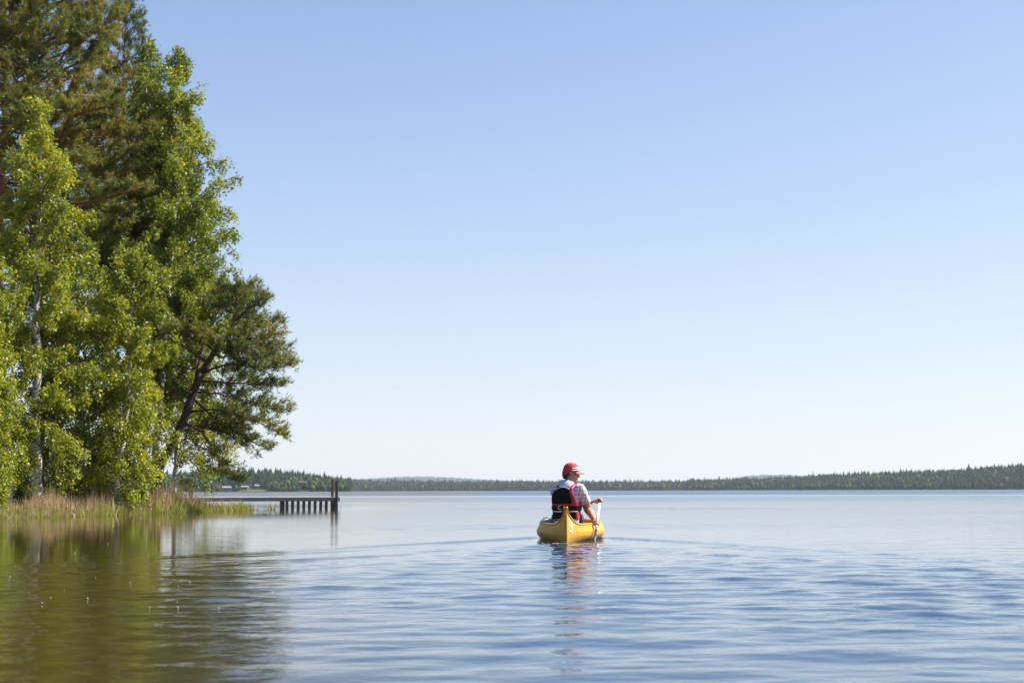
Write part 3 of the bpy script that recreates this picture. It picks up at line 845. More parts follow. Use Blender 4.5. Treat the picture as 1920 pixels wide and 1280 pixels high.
# birches
cnt['D'] = birch('tallest birch, its crown edging the open sky', gbase(282, 48), gtop(335, 92, 48), [(0.2, 2.6), (0.45, 2.95), (0.6, 2.4), (0.78, 1.35), (0.92, 0.75), (1, 0.15)], 201, 0.2, 105, 0.086, 0.13)[1]
cnt['D2'] = birch('tall birch with dark green crown in front of slim pine', gbase(252, 49), gtop(275, 72, 49), [(0.25, 1.5), (0.5, 1.7), (0.8, 1.0), (1, 0.15)], 202, 0.3, 100, 0.086, 0.12)[1]
cnt['E'] = birch('white stemmed birch with narrow pointed crown at left', gbase(70, 40.5), gtop(78, 188, 40.5), [(0.08, 1.5), (0.2, 1.95), (0.35, 1.85), (0.6, 1.55), (0.78, 1.15), (0.9, 0.5), (1, 0.12)], 203, 0.10, 145, 0.082, 0.15, 'young_birch_leaf')[1]
cnt['F'] = birch('short yellow green birch in front of the leaning pine', gbase(215, 42), gtop(252, 468, 42), [(0.05, 1.5), (0.3, 1.65), (0.55, 1.3), (0.8, 0.9), (1, 0.15)], 204, 0.08, 130, 0.082, 0.09, 'young_birch_leaf', n1=70)[1]
cnt['F2'] = birch('middle height birch between the pointed and short birches', gbase(156, 43), gtop(160, 452, 43), [(0.05, 1.3), (0.4, 1.5), (0.7, 1.1), (1, 0.15)], 205, 0.07, 130, 0.082, 0.09, 'birch_leaf', n1=60)[1]
cnt['P'] = birch('low leafy birch hugging the right side of the white stem', gbase(112, 41.5), gtop(108, 560, 41.5), [(0.04, 1.0), (0.4, 1.25), (0.75, 0.8), (1, 0.15)], 208, 0.06, 120, 0.08, 0.06, 'young_birch_leaf', n1=45)[1]
cnt['Q'] = birch('low leafy birch left of the white stem near the edge', gbase(22, 39.5), gtop(26, 520, 39.5), [(0.04, 0.7), (0.4, 0.95), (0.75, 0.7), (1, 0.12)], 209, 0.10, 110, 0.08, 0.06, 'young_birch_leaf', n1=40)[1]
cnt['R'] = birch('round topped birch rising directly behind the leaning pine', gbase(325, 51), gtop(378, 385, 51), [(0.1, 1.0), (0.35, 1.8), (0.6, 2.0), (0.85, 1.35), (1, 0.3)], 210, 0.18, 105, 0.084, 0.08, 'birch_leaf', n1=55)[1]
cnt['I'] = birch('birch cut by the left edge of the picture', gbase(-45, 38), gtop(-35, 380, 38), [(0.1, 1.0), (0.5, 1.05), (0.8, 0.6), (1, 0.1)], 206, 0.15, 85, 0.08, 0.1, 'young_birch_leaf')[1]
cnt['M'] = birch('low birch leaning out behind the leaning pine', gbase(352, 50.5), gtop(405, 760, 50.5), [(0.1, 0.8), (0.5, 1.25), (0.8, 1.0), (1, 0.3)], 207, 0.2, 75, 0.08, 0.05, 'young_birch_leaf', n1=30)[1]

# the leaning pine: hand placed limbs
def leaning_pine():
    r = np.random.default_rng(300); d0 = 46.5
    base = np.array(gbase(289, d0)); root = tree_root('pine_tree', 'leaning pine reaching out over the water beside the dock', 'tree', base)
    def W(px, py, dd=0.0): return np.array(at(px, py, d0 + dd)) - base
    trunk = spline([np.zeros(3), W(298, 880), W(318, 838), W(345, 785), W(362, 735), W(378, 700)], 18)
    t1 = spline([W(376, 702), W(402, 660), W(432, 620), W(441, 585), W(443, 550), W(447, 532)], 14)
    t2 = spline([W(366, 725), W(372, 690, .3), W(380, 655, .6), W(398, 600, .8), W(400, 560, 1.0)], 10)
    tb = Tubes(); tb.add(trunk, np.linspace(0.165, 0.125, 18), 9); tb.add(t1, np.linspace(0.11, 0.02, 14), 8); tb.add(t2, np.linspace(0.08, 0.02, 10), 7)
    tb.build('trunk', MAT['dark_pine_bark'], root)
    br = Tubes(); tufts = []
    limbs = [  # (control pixels with depth), foliage start
        ([(378, 702, 0), (420, 683, -.3), (470, 686, -.6), (520, 690, -.8), (538, 684, -1.0)], .45),
        ([(378, 715, 0), (430, 718, -.5), (480, 722, -.9), (530, 725, -1.2)], .45),
        ([(372, 735, 0), (410, 738, .4), (460, 750, .8), (510, 765, 1.0), (535, 768, 1.1)], .4),
        ([(350, 772, 0), (400, 768, -.5), (450, 778, -.9), (505, 800, -1.0), (530, 815, -1)], .4),
        ([(358, 745, 0), (395, 775, .6), (430, 800, .9), (470, 828, 1.0), (500, 838, 1)], .4),
        ([(345, 790, 0), (380, 812, -.6), (405, 850, -.8), (425, 885, -.9), (438, 898, -.9)], .5),
        ([(342, 795, 0), (385, 800, .8), (430, 815, 1.4), (465, 845, 1.6)], .35),
        ([(402, 660, 0), (440, 640, -.5), (485, 632, -.7), (530, 625, -.8)], .3),
        ([(420, 636, 0), (455, 612, .5), (495, 608, .8), (525, 605, .9)], .3),
        ([(432, 620, 0), (460, 585, -.4), (484, 568, -.6), (494, 556, -.7)], .25),
        ([(441, 585, 0), (462, 560, .3), (480, 545, .5)], .2),
        ([(443, 560, 0), (425, 540, -.3), (415, 528, -.4)], .2),
        ([(441, 590, 0), (415, 575, -.7), (385, 565, -1.1)], .2),
        ([(402, 660, 0), (370, 640, -1.0), (335, 625, -1.6), (310, 615, -1.9)], .3),
        ([(390, 680, 0), (355, 660, -.9), (325, 655, -1.5), (300, 650, -1.8)], .3),
        ([(380, 650, .6), (350, 605, .4), (325, 580, .2), (300, 570, .2)], .25),
        ([(398, 600, .8), (370, 560, .8), (350, 540, .8)], .2),
        ([(398, 600, .8), (420, 570, 1.2), (430, 548, 1.4)], .2),
        ([(372, 690, .3), (345, 690, .9), (320, 680, 1.3)], .3),
        ([(432, 625, 0), (470, 640, .9), (505, 655, 1.4), (535, 662, 1.7)], .3),
        ([(400, 662, 0), (445, 668, .9), (490, 672, 1.6), (525, 678, 1.9)], .3),
        ([(402, 655, 0), (430, 650, -1.0), (465, 650, -1.7)], .3),
        ([(443, 565, 0), (456, 548, .3), (464, 538, .4)], .1),
        ([(445, 560, 0), (447, 542, -.3), (449, 532, -.4)], .1),
        ([(441, 590, 0), (425, 560, .6), (412, 545, 1.0)], .15),
        ([(362, 735, 0), (330, 735, -.7), (310, 742, -1.1)], .4),
    ]
    for ctl, out in limbs:
        P = spline([W(*c) for c in ctl], 9); P[1:-1] += r.normal(size=(7, 3)) * 0.035
        L = float(np.linalg.norm(np.diff(P, axis=0), axis=1).sum())
        lt = Tubes(); lt.add(P, np.linspace(0.042, 0.008, 9), 6); lt.build('limb', MAT['dark_pine_bark'], root)
        pine_foliage(P, L, r, tufts, br, out=out * .6, spread=0.42, n2f=8.0, tdens=22)
        for q in range(5):    # forked side limbs
            s = r.uniform(.15, .62); p, tg = interp_poly(P, s); tg /= np.linalg.norm(tg)
            S = grow(p, tg + r.normal(size=3) * .55, L * r.uniform(.18, .32), 5, r, (0, 0, .1), .12)
            br.add(S, np.linspace(0.018, 0.006, 6), 4, cap=False)
            pine_foliage(S, L * .25, r, tufts, br, out=.2, spread=.5, n2f=6.0, tdens=20)
    for q in range(16):       # bare grey twigs near the stem
        p, tg = interp_poly(trunk, r.uniform(.55, 1)); a = r.uniform(-1, 1)
        S = grow(p, (1, r.normal() * .6, r.uniform(-.5, .3)), r.uniform(.5, 1.6), 5, r, (0, 0, -.3), .2)
        br.add(S, np.linspace(0.012, 0.003, 6), 3, cap=False)
    return finish_pine(root, br, tufts, r, 300, 0.10, matb='dark_pine_bark')
cnt['G'] = leaning_pine()

# undergrowth
def shrub(label, px, d, h, w, seed, n=2600, mat='shrub_leaf', leaf=0.075):
    r = np.random.default_rng(seed); b = gbase(px, d)
    root = thing('shrub', label, 'shrub', b)
    br = Tubes(); LP = []
    for i in range(16):
        az = r.uniform(0, 6.28); el = R(r.uniform(40, 85))
        B = grow((r.normal() * .12, r.normal() * .12, 0), (math.cos(az) * math.cos(el), math.sin(az) * math.cos(el), math.sin(el)), h * r.uniform(.6, 1.1), 6, r, (0, 0, -.4), .12)
        B[:, :2] *= w / h * 1.3
        br.add(B, np.linspace(.012, .003, 7), 3, cap=False)
        m = n // 16; s = r.uniform(.15, 1, m)
        x = s * 5.999; k = x.astype(int); f = (x - k)[:, None]
        LP.append(B[k] * (1 - f) + B[k + 1] * f + r.normal(size=(m, 3)) * [.16 * w, .16 * w, .13])
    br.build('stems', MAT['birch_twig_bark'], root)
    C = np.concatenate(LP); C[:, 2] = np.maximum(C[:, 2], 0.05)
    V, Fq = leaf_quads(C, leaf, leaf * .65, r, 0.2)
    mesh_np('foliage', V, Fq, MAT[mat], root, False, {'rnd': ('FACE', np.clip(r.normal(.5, .25, len(C)), 0, 1))})
GU = 'undergrowth below the birches'
shrub('bright green shrub at the left edge beside the water', -4, 37.6, 1.7, 0.55, 401, 3200, 'young_birch_leaf')
shrub('dark shrub at the foot of the white birch', 40, 41, 1.0, 0.7, 402)
shrub('dark green shrub right of the dark twin trunks', 138, 42.5, 1.2, 0.8, 403)
shrub('leafy shrub below the middle height birch', 185, 43, 1.1, 0.8, 404)
shrub('leafy shrub below the short yellow green birch', 235, 43.2, 1.1, 0.8, 405)
shrub('low shrub at the foot of the leaning pine', 318, 46.2, 0.8, 0.5, 406, 1500, 'young_birch_leaf')
shrub('shaded shrub deep between birch and shrub at left', 88, 45, 1.5, 1.0, 407)
shrub('tall shaded shrub behind the dark twin trunks', 170, 48, 2.0, 1.2, 408)
shrub('tall shaded shrub behind the short birch', 250, 48, 2.0, 1.0, 409)
shrub('tall shaded shrub far left behind the dark pine', 10, 46, 2.0, 1.2, 410)

shrub('tall dark thicket between the white birch and dark pine', 32, 50, 4.2, 1.6, 411, 5000)
shrub('tall dark thicket behind the middle height birch', 130, 51, 4.2, 1.6, 412, 5000)
shrub('tall dark thicket behind the shrubs left of leaning pine', 215, 52, 4.2, 1.6, 413, 5000)
# dead branch with rust coloured needles glimpsed through the stems
r = np.random.default_rng(55)
p = at(36, 892, 47.5); zb = gz1(p.x, p.y)
root = thing('dead_branch', 'rust orange dead branch seen through the stems at left', 'branch', (p.x, p.y, zb))
br = Tubes(); B = spline([(-.5, 0, -.05), (0, 0, .45), (.45, .1, .55)], 8); br.add(B, np.linspace(.03, .008, 8), 5); br.build('stem', MAT['dark_pine_bark'], root)
C = np.stack([r.uniform(-.3, .45, 260), r.normal(size=260) * .12, r.normal(.5, .05, 260)], -1)
V, Fq = needle_tufts(C, r.normal(size=(260, 3)), r, 5, .12, .03)
g = N('rust_needle'); g.principled(Base_Color=g.mix(g.noise(g.coord(), 8), (0.42, 0.13, 0.05), (0.6, 0.25, 0.12)), Roughness=.9)
mesh_np('dead_needles', V, Fq, MAT['rust_needle'], root)

# ==================================================================== REEDS (uncountable)
def blades(name, label, mat, n, pick, hgt, width, seed, lean=0.12, segs=2):
    r = np.random.default_rng(seed); P, hs = pick(r, n); n = len(P)
    hh = hgt * hs * np.clip(r.normal(.88, .26, n), .25, 1.6)
    az = r.uniform(0, 6.28, n); ln = np.abs(r.normal(0, lean, n)) * hh
    sa = r.uniform(0, 6.28, n); sv = np.stack([np.cos(sa), np.sin(sa), 0 * sa], -1) * width * r.uniform(.6, 1.3, (n, 1)) * .5
    lv = np.stack([np.cos(az) * ln, np.sin(az) * ln, 0 * az], -1)
    m = P + lv * .3 + np.stack([0 * hh, 0 * hh, hh * .55], -1); t = P + lv + np.stack([0 * hh, 0 * hh, hh], -1)
    V = np.stack([P - sv, P + sv, m + sv * .8, m - sv * .8, t], 1).reshape(-1, 3)
    b = np.arange(n)[:, None] * 5
    F = np.concatenate([b + np.array([[0, 1, 2]]), b + np.array([[0, 2, 3]]), b + np.array([[3, 2, 4]])], 0)
    o = mesh_np(name, V, F, MAT[mat], None, False, {'rnd': ('FACE', np.tile(np.clip(r.normal(.5, .25, n), 0, 1), 3))})
    return tag(o, label, kind='stuff')
fr = np.array([tuple(at(px, 919, d)[:2]) for px, d in ((-60, 33.8), (0, 35.4), (60, 36.3), (120, 37.4), (200, 39.5), (300, 42.5), (360, 45.0), (430, 47.5), (510, 50.5))])
bk = np.array([tuple(at(px, 919, d)[:2]) for px, d in ((-60, 38.0), (0, 38.2), (60, 39.0), (120, 40.5), (200, 43), (320, 46.5), (400, 49.5), (470, 50.5), (520, 51.5))])
def picker(s0, s1, f0, f1, taper=None):
    def pick(r, n):
        s = r.uniform(s0, s1, n) * (len(fr) - 1); i = np.minimum(s.astype(int), len(fr) - 2); t = (s - i)[:, None]
        a = fr[i] * (1 - t) + fr[i + 1] * t; b = bk[i] * (1 - t) + bk[i + 1] * t
        f = r.uniform(f0, f1, (n, 1)); p = a + (b - a) * f
        su = s / (len(fr) - 1)
        cl = vnoise(p[:, 0] * 1.6, p[:, 1] * 1.6, 77)
        keep = r.random(n) < np.clip(0.62 + 0.33 * cl * (su < .72), 0.1, 1)
        hs = (1 + 0.16 * cl) * (0.75 + 0.5 * f[:, 0])
        if taper is not None:
            hs = hs * np.interp(su, *taper); keep &= r.random(n) < np.interp(su, taper[0], np.clip(np.array(taper[1]) * 1.2, 0, 1))
        z = np.maximum(ground_z(p[:, 0], p[:, 1], signed_land(p[:, 0], p[:, 1])), -0.25)
        P = np.stack([p[:, 0], p[:, 1], z], -1)
        return P[keep], hs[keep]
    return pick
tp = ([0, .2, .3, .42, .5, .62, .72, .78, .9, 1], [.35, .45, .7, .85, .8, 1.0, .8, .5, .35, .15])
blades('dry_reeds', 'tall dry tan reed stalks along the bank', 'dry_reed', 13000, picker(0.0, .86, .25, 1.0, tp), 0.80, .017, 501, .17)
blades('green_reeds', 'fresh yellow green reed blades at the waterline', 'green_reed', 12500, picker(0.0, 1.0, .0, .6, ([0, .3, .6, .75, .9, 1], [.6, .8, 1, 1, .85, .6])), 0.54, .032, 502, .32)
blades('brown_reed_stubble', 'short brown reed stubble standing in the water', 'dry_reed', 6500, picker(0.0, .92, 0, .35, ([0, .7, .85, 1], [1, 1, .7, .4])), 0.42, .012, 503, .15)

# ==================================================================== DOCK
end = at(632, 951, 55.0); end.z = 0
beg = at(292, 951, 54.3); beg.z = 0
dv = (beg - end); DL = dv.length; da = math.atan2(dv.y, dv.x)
dock = thing('dock', 'weathered grey wooden dock reaching out from the reeds', 'dock', end, da)
# local x runs along the dock from its outer end to the shore; +y is the side away from the camera?
DW = 1.5; top = 0.425
side = 1 if (Matrix.Rotation(da, 3, 'Z') @ Vector((0, 1, 0))).y > 0 else -1   # local y pointing away from the camera
plank_me = None
npl = int(DL / 0.145)
for i in range(npl):
    if plank_me is None:
        bm = bmesh.new(); box_bm(bm, (0, 0, 0), (0.128, DW, 0.035), bevel=0.005)
        o = mesh_bm('deck_plank', bm, MAT['grey_timber'], dock); plank_me = o.data
    else:
        o = link(bpy.data.objects.new('deck_plank', plank_me), dock)
    o.location = (0.08 + i * 0.145, side * DW / 2, top - 0.018 + 0.004 * math.sin(i * 7.3))
    o.rotation_euler = (0, 0, 0.012 * math.sin(i * 3.1))
for nm, yy in (('edge_beam', -0.028), ('edge_beam', DW + 0.028)):
    bm = bmesh.new(); box_bm(bm, (DL / 2, side * yy, top - 0.078), (DL + .1, 0.05, 0.15), bevel=0.006); mesh_bm(nm, bm, MAT['grey_timber'], dock)
bm = bmesh.new(); box_bm(bm, (-0.085, side * DW / 2, top - 0.088), (0.06, DW + .16, 0.17), bevel=0.006); mesh_bm('end_beam', bm, MAT['grey_timber'], dock)
def pile(x, yy, w, zt, zb=-0.5, mat='wet_timber', dp=None, nm='pile'):
    bm = bmesh.new(); box_bm(bm, (x, side * yy, (zt + zb) / 2), (w, dp or w, zt - zb), bevel=0.008)
    return mesh_bm(nm, bm, MAT[mat], dock)
for k in range(10):
    pile(0.20 + k * 0.214, 0.07, 0.112, top - 0.14)
pile(2.06, 0.20, .10, top - .14); pile(0.10, 0.12, .11, top - .14)
for x in (5.2,): pile(x, 0.12, .12, top - .14); pile(x, DW - .12, .12, top - .14)
pile(0.02, -0.11, 0.115, top + 0.64, -0.6, 'wet_timber', nm='mooring_post')
pile(0.19, 0.32, 0.115, top + 0.70, -0.6, 'brown_timber', nm='mooring_post')

# ==================================================================== CANOE
CL = 4.55
CM = Matrix.Translation(STERN) @ Matrix.Rotation(HEAD, 4, 'Z')
canoe = thing('canoe', 'yellow plastic canoe seen from its pointed stern', 'canoe', STERN, HEAD)
def canoe_section(t):
    """t 0 stern .. 1 bow -> half beam, sheer height, keel height"""
    e = min(t, 1 - t) * 2            # 0 at ends, 1 amidships
    b = 0.475 * (math.sin(min(1, e * 1.06) * math.pi / 2)) ** 1.25
    sh = 0.208 + 0.225 * max(0, 1 - e / 0.33) ** 2.2 + 0.010 * (1 - e)
    keel = -0.10 + 0.12 * max(0, 1 - e / 0.12) ** 2
    return b, sh, keel
NS, NP = 61, 15
def hull_grid(inset, zlift):
    G = []
    for i in range(NS):
        t = i / (NS - 1); t = 0.5 - 0.5 * math.cos(math.pi * (0.02 + 0.96 * t)) if False else t
        b, sh, kl = canoe_section(t)
        # rake of the stems
        ring = []
        for j in range(-NP, NP + 1):
            a = j / NP; s = abs(a)               # 0 keel .. 1 gunwale
            zz = s ** 1.25
            e = min(t, 1 - t) * 2
            full = math.sin(min(1, s * 1.32) * math.pi / 2) ** (0.55 + 0.75 * max(0, 1 - e * 1.6))   # full round bilge amidships, V at the ends
            tum = 1 - 0.13 * max(0, (s - 0.62) / 0.38) ** 1.5 * min(1, e * 2.2)       # tumblehome
            w = max(0.010, b * full * tum) if s > 0 else 0.0
            if e < 0.3: w = max(w, 0.016 * min(1, s * 6))
            w = max(0.0, w - inset)
            z = kl + (sh - kl) * zz + (zlift if s < 0.9 else 0)
            yy = t * CL + (0.10 * (1 - s) * max(0, 1 - t / 0.08) - 0.10 * (1 - s) * max(0, 1 - (1 - t) / 0.08))
            ring.append((math.copysign(w, a) if a else 0.0, yy, z))
        G.append(ring)
    return G
G = hull_grid(0, 0)
bm = bmesh.new()
vg = [[bm.verts.new(p) for p in ring] for ring in G]
for i in range(NS - 1):
    for j in range(2 * NP):
        bm.faces.new((vg[i][j], vg[i][j + 1], vg[i + 1][j + 1], vg[i + 1][j]))
bm.faces.new(vg[0]); bm.faces.new(list(reversed(vg[-1])))
bmesh.ops.remove_doubles(bm, verts=bm.verts[:], dist=0.0008)
bmesh.ops.recalc_face_normals(bm, faces=bm.faces[:])
hull = mesh_bm('hull', bm, MAT['canoe_plastic'], canoe, True)
# inner skin
G2 = hull_grid(0.022, 0.03)
bm = bmesh.new(); vg = [[bm.verts.new(p) for p in ring] for ring in G2[3:-3]]
for i in range(len(vg) - 1):
    for j in range(2 * NP):
        try: bm.faces.new((vg[i][j], vg[i + 1][j], vg[i + 1][j + 1], vg[i][j + 1]))
        except ValueError: pass
bmesh.ops.remove_doubles(bm, verts=bm.verts[:], dist=0.0008)
mesh_bm('inner_skin', bm, MAT['canoe_inside'], canoe, True)
# gunwale rim: one continuous bead along each side
for sgn in (0, -1):
    tb = Tubes(); P = np.array([G[i][sgn] for i in range(NS)]); P[:, 0] *= 0.985
    tb.add(P, 0.013, 8); tb.build('gunwale', MAT['canoe_plastic'], canoe)
# moulded crease line along each side
for sgn in (1, -1):
    tb = Tubes(); j = NP + sgn * int(NP * 0.74)
    P = np.array([G[i][j] for i in range(6, NS - 6)]); P[:, 0] *= 1.002
    tb.add(P, 0.004, 5); tb.build('side_rib', MAT['canoe_plastic'], canoe)
# decks at both ends, seats, thwart
for (i0, i1, nm) in ((0, 7, 'stern_deck'), (NS - 8, NS - 1, 'bow_deck')):
    bm = bmesh.new(); rows_ = []
    for i in range(i0, i1 + 1):
        a, b = Vector(G[i][0]), Vector(G[i][-1])
        rows_.append([bm.verts.new(a.lerp(b, u) + Vector((0, 0, -0.004 + 0.02 * math.sin(u * math.pi)))) for u in (0.04, .25, .5, .75, 0.96)])
    for a, b in zip(rows_[:-1], rows_[1:]):
        for q in range(4): bm.faces.new((a[q], a[q + 1], b[q + 1], b[q]))
    mesh_bm(nm, bm, MAT['canoe_plastic'], canoe, True)
MX, MY = -0.03, 1.42           # where the paddler sits
def cross_board(nm, y, z, dpt, th, mat):
    b = canoe_section(y / CL)[0] * 0.92
    bm = bmesh.new(); box_bm(bm, (0, y, z), (2 * b, dpt, th), bevel=0.008); return mesh_bm(nm, bm, MAT[mat], canoe)
cross_board('seat', MY, 0.085, 0.30, 0.03, 'black_fabric')
cross_board('seat', 3.3, 0.10, 0.28, 0.03, 'black_fabric')
cross_board('thwart', 2.25, 0.185, 0.07, 0.025, 'canoe_inside')
# ring bolt at the stern and printed sticker on the right quarter
bm = bmesh.new(); bmesh.ops.create_cone(bm, cap_ends=True, segments=12, radius1=0.013, radius2=0.010, depth=0.016, matrix=Matrix.Translation((-0.012, -0.004 + 0.02, 0.36)) @ Matrix.Rotation(R(90), 4, 'X'))
mesh_bm('ring_bolt', bm, MAT['dull_metal'], canoe, True)
def hull_pt(t, s, sgn=1, off=0.003):
    i = t * (NS - 1); i0 = min(int(i), NS - 2); f = i - i0
    j = NP + sgn * s * NP; j0 = int(math.floor(j)); j0 = min(max(j0, 0), 2 * NP - 1); fj = j - j0
    g = lambda a, b: Vector(G[a][b])
    p = (g(i0, j0).lerp(g(i0, j0 + 1), fj)).lerp(g(i0 + 1, j0).lerp(g(i0 + 1, j0 + 1), fj), f)
    du = g(i0 + 1, j0) - g(i0, j0); dv_ = g(i0, j0 + 1) - g(i0, j0)
    n = du.cross(dv_).normalized()
    if n.x * sgn < 0: n = -n
    return p + n * off
def decal(nm, t0, t1, s0, s1, mat, off, parent):
    bm = bmesh.new(); gv = [[bm.verts.new(hull_pt(t0 + (t1 - t0) * a / 4, s0 + (s1 - s0) * b / 4, 1, off)) for b in range(5)] for a in range(5)]
    for a in range(4):
        for b in range(4): bm.faces.new((gv[a][b], gv[a + 1][b], gv[a + 1][b + 1], gv[a][b + 1]))
    return mesh_bm(nm, bm, MAT[mat], parent)
st_ = decal('sticker', 0.030, 0.072, 0.62, 0.95, 'sticker_print', 0.003, canoe)
for (a, b) in ((0.70, 0.725), (0.74, 0.75), (0.84, 0.85), (0.88, 0.89)):
    decal('printed_line', 0.036, 0.066, a, b, 'sticker_ink', 0.0045, st_)
# dry bag lying in front of the paddler's left
bm = bmesh.new(); bmesh.ops.create_icosphere(bm, subdivisions=3, radius=1.0)
rr = random.Random(4)
for v in bm.verts:
    v.co = Vector((v.co.x * .11, v.co.y * .17, v.co.z * .075)) * (1 + .08 * math.sin(v.co.x * 7 + v.co.y * 5) + rr.uniform(-.02, .02))
bag = thing('gear_bag', 'small grey gear bag on the left gunwale of canoe', 'bag', CM @ Vector((-0.30, 1.75, 0.20)), HEAD)
mesh_bm('bag_body', bm, MAT['bag_fabric'], bag, True)
tb = Tubes(); tb.add(spline([(-.07, -.05, .045), (-.05, 0, .078), (0, .06, .08), (.05, .1, .045)], 10), .007, 5); tb.build('strap', MAT['black_fabric'], bag)

# ==================================================================== PERSON
person = thing('person', 'paddler in red cap, plaid shirt and life vest steering canoe', 'person', CM @ Vector((MX, MY, 0.10)), HEAD)
# all person coordinates: origin on the seat, x right, y forward, z up
def loft(bm, rings, cap=True, n=20):
    """rings: (centre, ax, ay, rx, ry, power)"""
    vr = []
    for (c, ax, ay, rx, ry) in rings:
        row = []
        for k in range(n):
            a = 2 * math.pi * k / n; ca, sa = math.cos(a), math.sin(a)
            p = 2 / 2.3; x = math.copysign(abs(ca) ** p, ca) * rx; y_ = math.copysign(abs(sa) ** p, sa) * ry
            row.append(bm.verts.new(Vector(c) + Vector(ax) * x + Vector(ay) * y_))
        vr.append(row)
    for a, b in zip(vr[:-1], vr[1:]):
        for k in range(n): bm.faces.new((a[k], a[(k + 1) % n], b[(k + 1) % n], b[k]))
    if cap:
        bm.faces.new(list(reversed(vr[0]))); bm.faces.new(vr[-1])
    return vr
def limb(bm, pts, rads, n=14, steps=None, caps=True):
    """smooth tapered tube with rounded ends"""
    m = steps or (len(pts) * 5)
    P = spline(pts, m); rr_ = np.interp(np.linspace(0, 1, m), np.linspace(0, 1, len(rads)), rads)
    T = np.gradient(P, axis=0); T /= np.linalg.norm(T, axis=1, keepdims=True)
    rows_ = []
    if caps:
        for a in (75, 50, 25):
            rows_.append((P[0] - T[0] * rr_[0] * math.sin(R(a)), T[0], rr_[0] * math.cos(R(a))))
    rows_ += [(P[i], T[i], rr_[i]) for i in range(m)]
    if caps:
        for a in (25, 50, 75):
            rows_.append((P[-1] + T[-1] * rr_[-1] * math.sin(R(a)), T[-1], rr_[-1] * math.cos(R(a))))
    u0, _ = frame_from(T[0]); rings = []
    for (c, t, q) in rows_:
        u = u0 - (t @ u0) * t; u /= np.linalg.norm(u); w = np.cross(t, u)
        rings.append((c, u, w, q, q))
    loft(bm, rings, True, n)

TW = R(-20)      # torso turned a little to the right
def tr(x, y, z):  # torso local (turned about the vertical as it rises)
    f = min(1, max(0, (z - 0.12) / 0.35)); a = TW * f
    return Vector((x * math.cos(a) - y * math.sin(a), x * math.sin(a) + y * math.cos(a), z))
def torso_rings(grow_=0.0, zs=None, gy_=None):
    prof = [(0.02, .165, .115, .00), (0.10, .170, .115, .00), (0.20, .150, .100, .00), (0.30, .155, .105, .005), (0.40, .170, .115, .012), (0.48, .178, .115, .018), (0.55, .172, .100, .022), (0.60, .135, .078, .028), (0.635, .075, .062, .034)]
    out = []
    pz = [p[0] for p in prof]
    for z in (zs if zs is not None else pz):
        rx = np.interp(z, pz, [p[1] for p in prof]); ry = np.interp(z, pz, [p[2] for p in prof]); yc = np.interp(z, pz, [p[3] for p in prof])
        f = min(1, max(0, (z - 0.12) / 0.35)); a = TW * f
        out.append((tr(0, yc, z), (math.cos(a), math.sin(a), 0), (-math.sin(a), math.cos(a), 0), rx + grow_, ry + (gy_ if gy_ is not None else grow_)))
    return out

# joints
SR = tr(.185, .015, .565); SLt = tr(-.175, .015, .545)
ER = Vector((.280, .07, .295)); WR = Vector((.362, -.105, .175)); 
EL = Vector((.02, .28, .355)); WL = Vector((.312, .20, .385))
PAD_TOP = Vector((.440, .15, .405)); PAD_HAND = Vector((.402, -.19, .118)); 
pad_dir = (PAD_HAND - PAD_TOP).normalized()
HEADC = Vector((.055, .045, .775)); NECK0 = tr(0, .03, .60)
HY = R(-78)      # head turned to the right
HM = Matrix.Translation(HEADC) @ Matrix.Rotation(HY, 4, 'Z') @ Matrix.Rotation(R(-4), 4, 'X')

bm = bmesh.new()
loft(bm, torso_rings(), True, 24)
limb(bm, [NECK0 - Vector((0, 0, .03)), NECK0 + Vector((.015, .0, .05)), HEADC + Vector((-.005, -.005, -.05))], [.062, .056, .060], 14)
# head: a lofted skull with jaw, then brow, nose, chin, ears
def hp(x, y, z): return HM @ Vector((x, y, z))
hr = []
hax = (HM.to_3x3() @ Vector((1, 0, 0))); hay = (HM.to_3x3() @ Vector((0, 1, 0)))
for (z, rx, ry, yc) in ((-.118, .026, .030, .055), (-.105, .044, .052, .035), (-.08, .056, .074, .018), (-.05, .064, .086, .008), (-.02, .070, .094, .002), (.02, .075, .098, -.002), (.06, .074, .097, -.003), (.09, .064, .083, -.004), (.11, .042, .056, -.004), (.118, .015, .02, -.004)):
    hr.append((hp(0, yc, z), hax, hay, rx, ry))
loft(bm, hr, True, 24)
limb(bm, [hp(0, .090, .012), hp(0, .104, -.012), hp(0, .116, -.032), hp(0, .100, -.040)], [.010, .011, .014, .010], 8)      # nose
limb(bm, [hp(-.018, .093, -.062), hp(0, .098, -.061), hp(.018, .093, -.062)], [.006, .008, .006], 6)                         # upper lip
limb(bm, [hp(-.016, .091, -.074), hp(0, .096, -.075), hp(.016, .091, -.074)], [.006, .008, .006], 6)                         # lower lip
limb(bm, [hp(-.015, .080, -.100), hp(.015, .080, -.100)], [.014, .014], 8)                                                   # chin
for s in (-1, 1):
    limb(bm, [hp(s * .072, -.006, -.035), hp(s * .082, -.014, -.012), hp(s * .084, -.014, .012), hp(s * .078, -.004, .022), hp(s * .074, .008, .008)], [.008, .010, .011, .009, .007], 8)
    limb(bm, [hp(s * .03, .088, .030), hp(s * .05, .078, .028)], [.012, .010], 6)                                            # brow
# arms
limb(bm, [SR, SR.lerp(ER, .5) + Vector((.012, -.012, 0)), ER], [.066, .060, .052], 14)
limb(bm, [ER, ER.lerp(WR, .35) + Vector((.006, -.006, .0)), WR], [.052, .051, .033], 14)
limb(bm, [SLt, SLt.lerp(EL, .5) + Vector((-.012, .0, 0)), EL], [.062, .054, .045], 14)
limb(bm, [EL, EL.lerp(WL, .35), WL], [.045, .045, .029], 14)
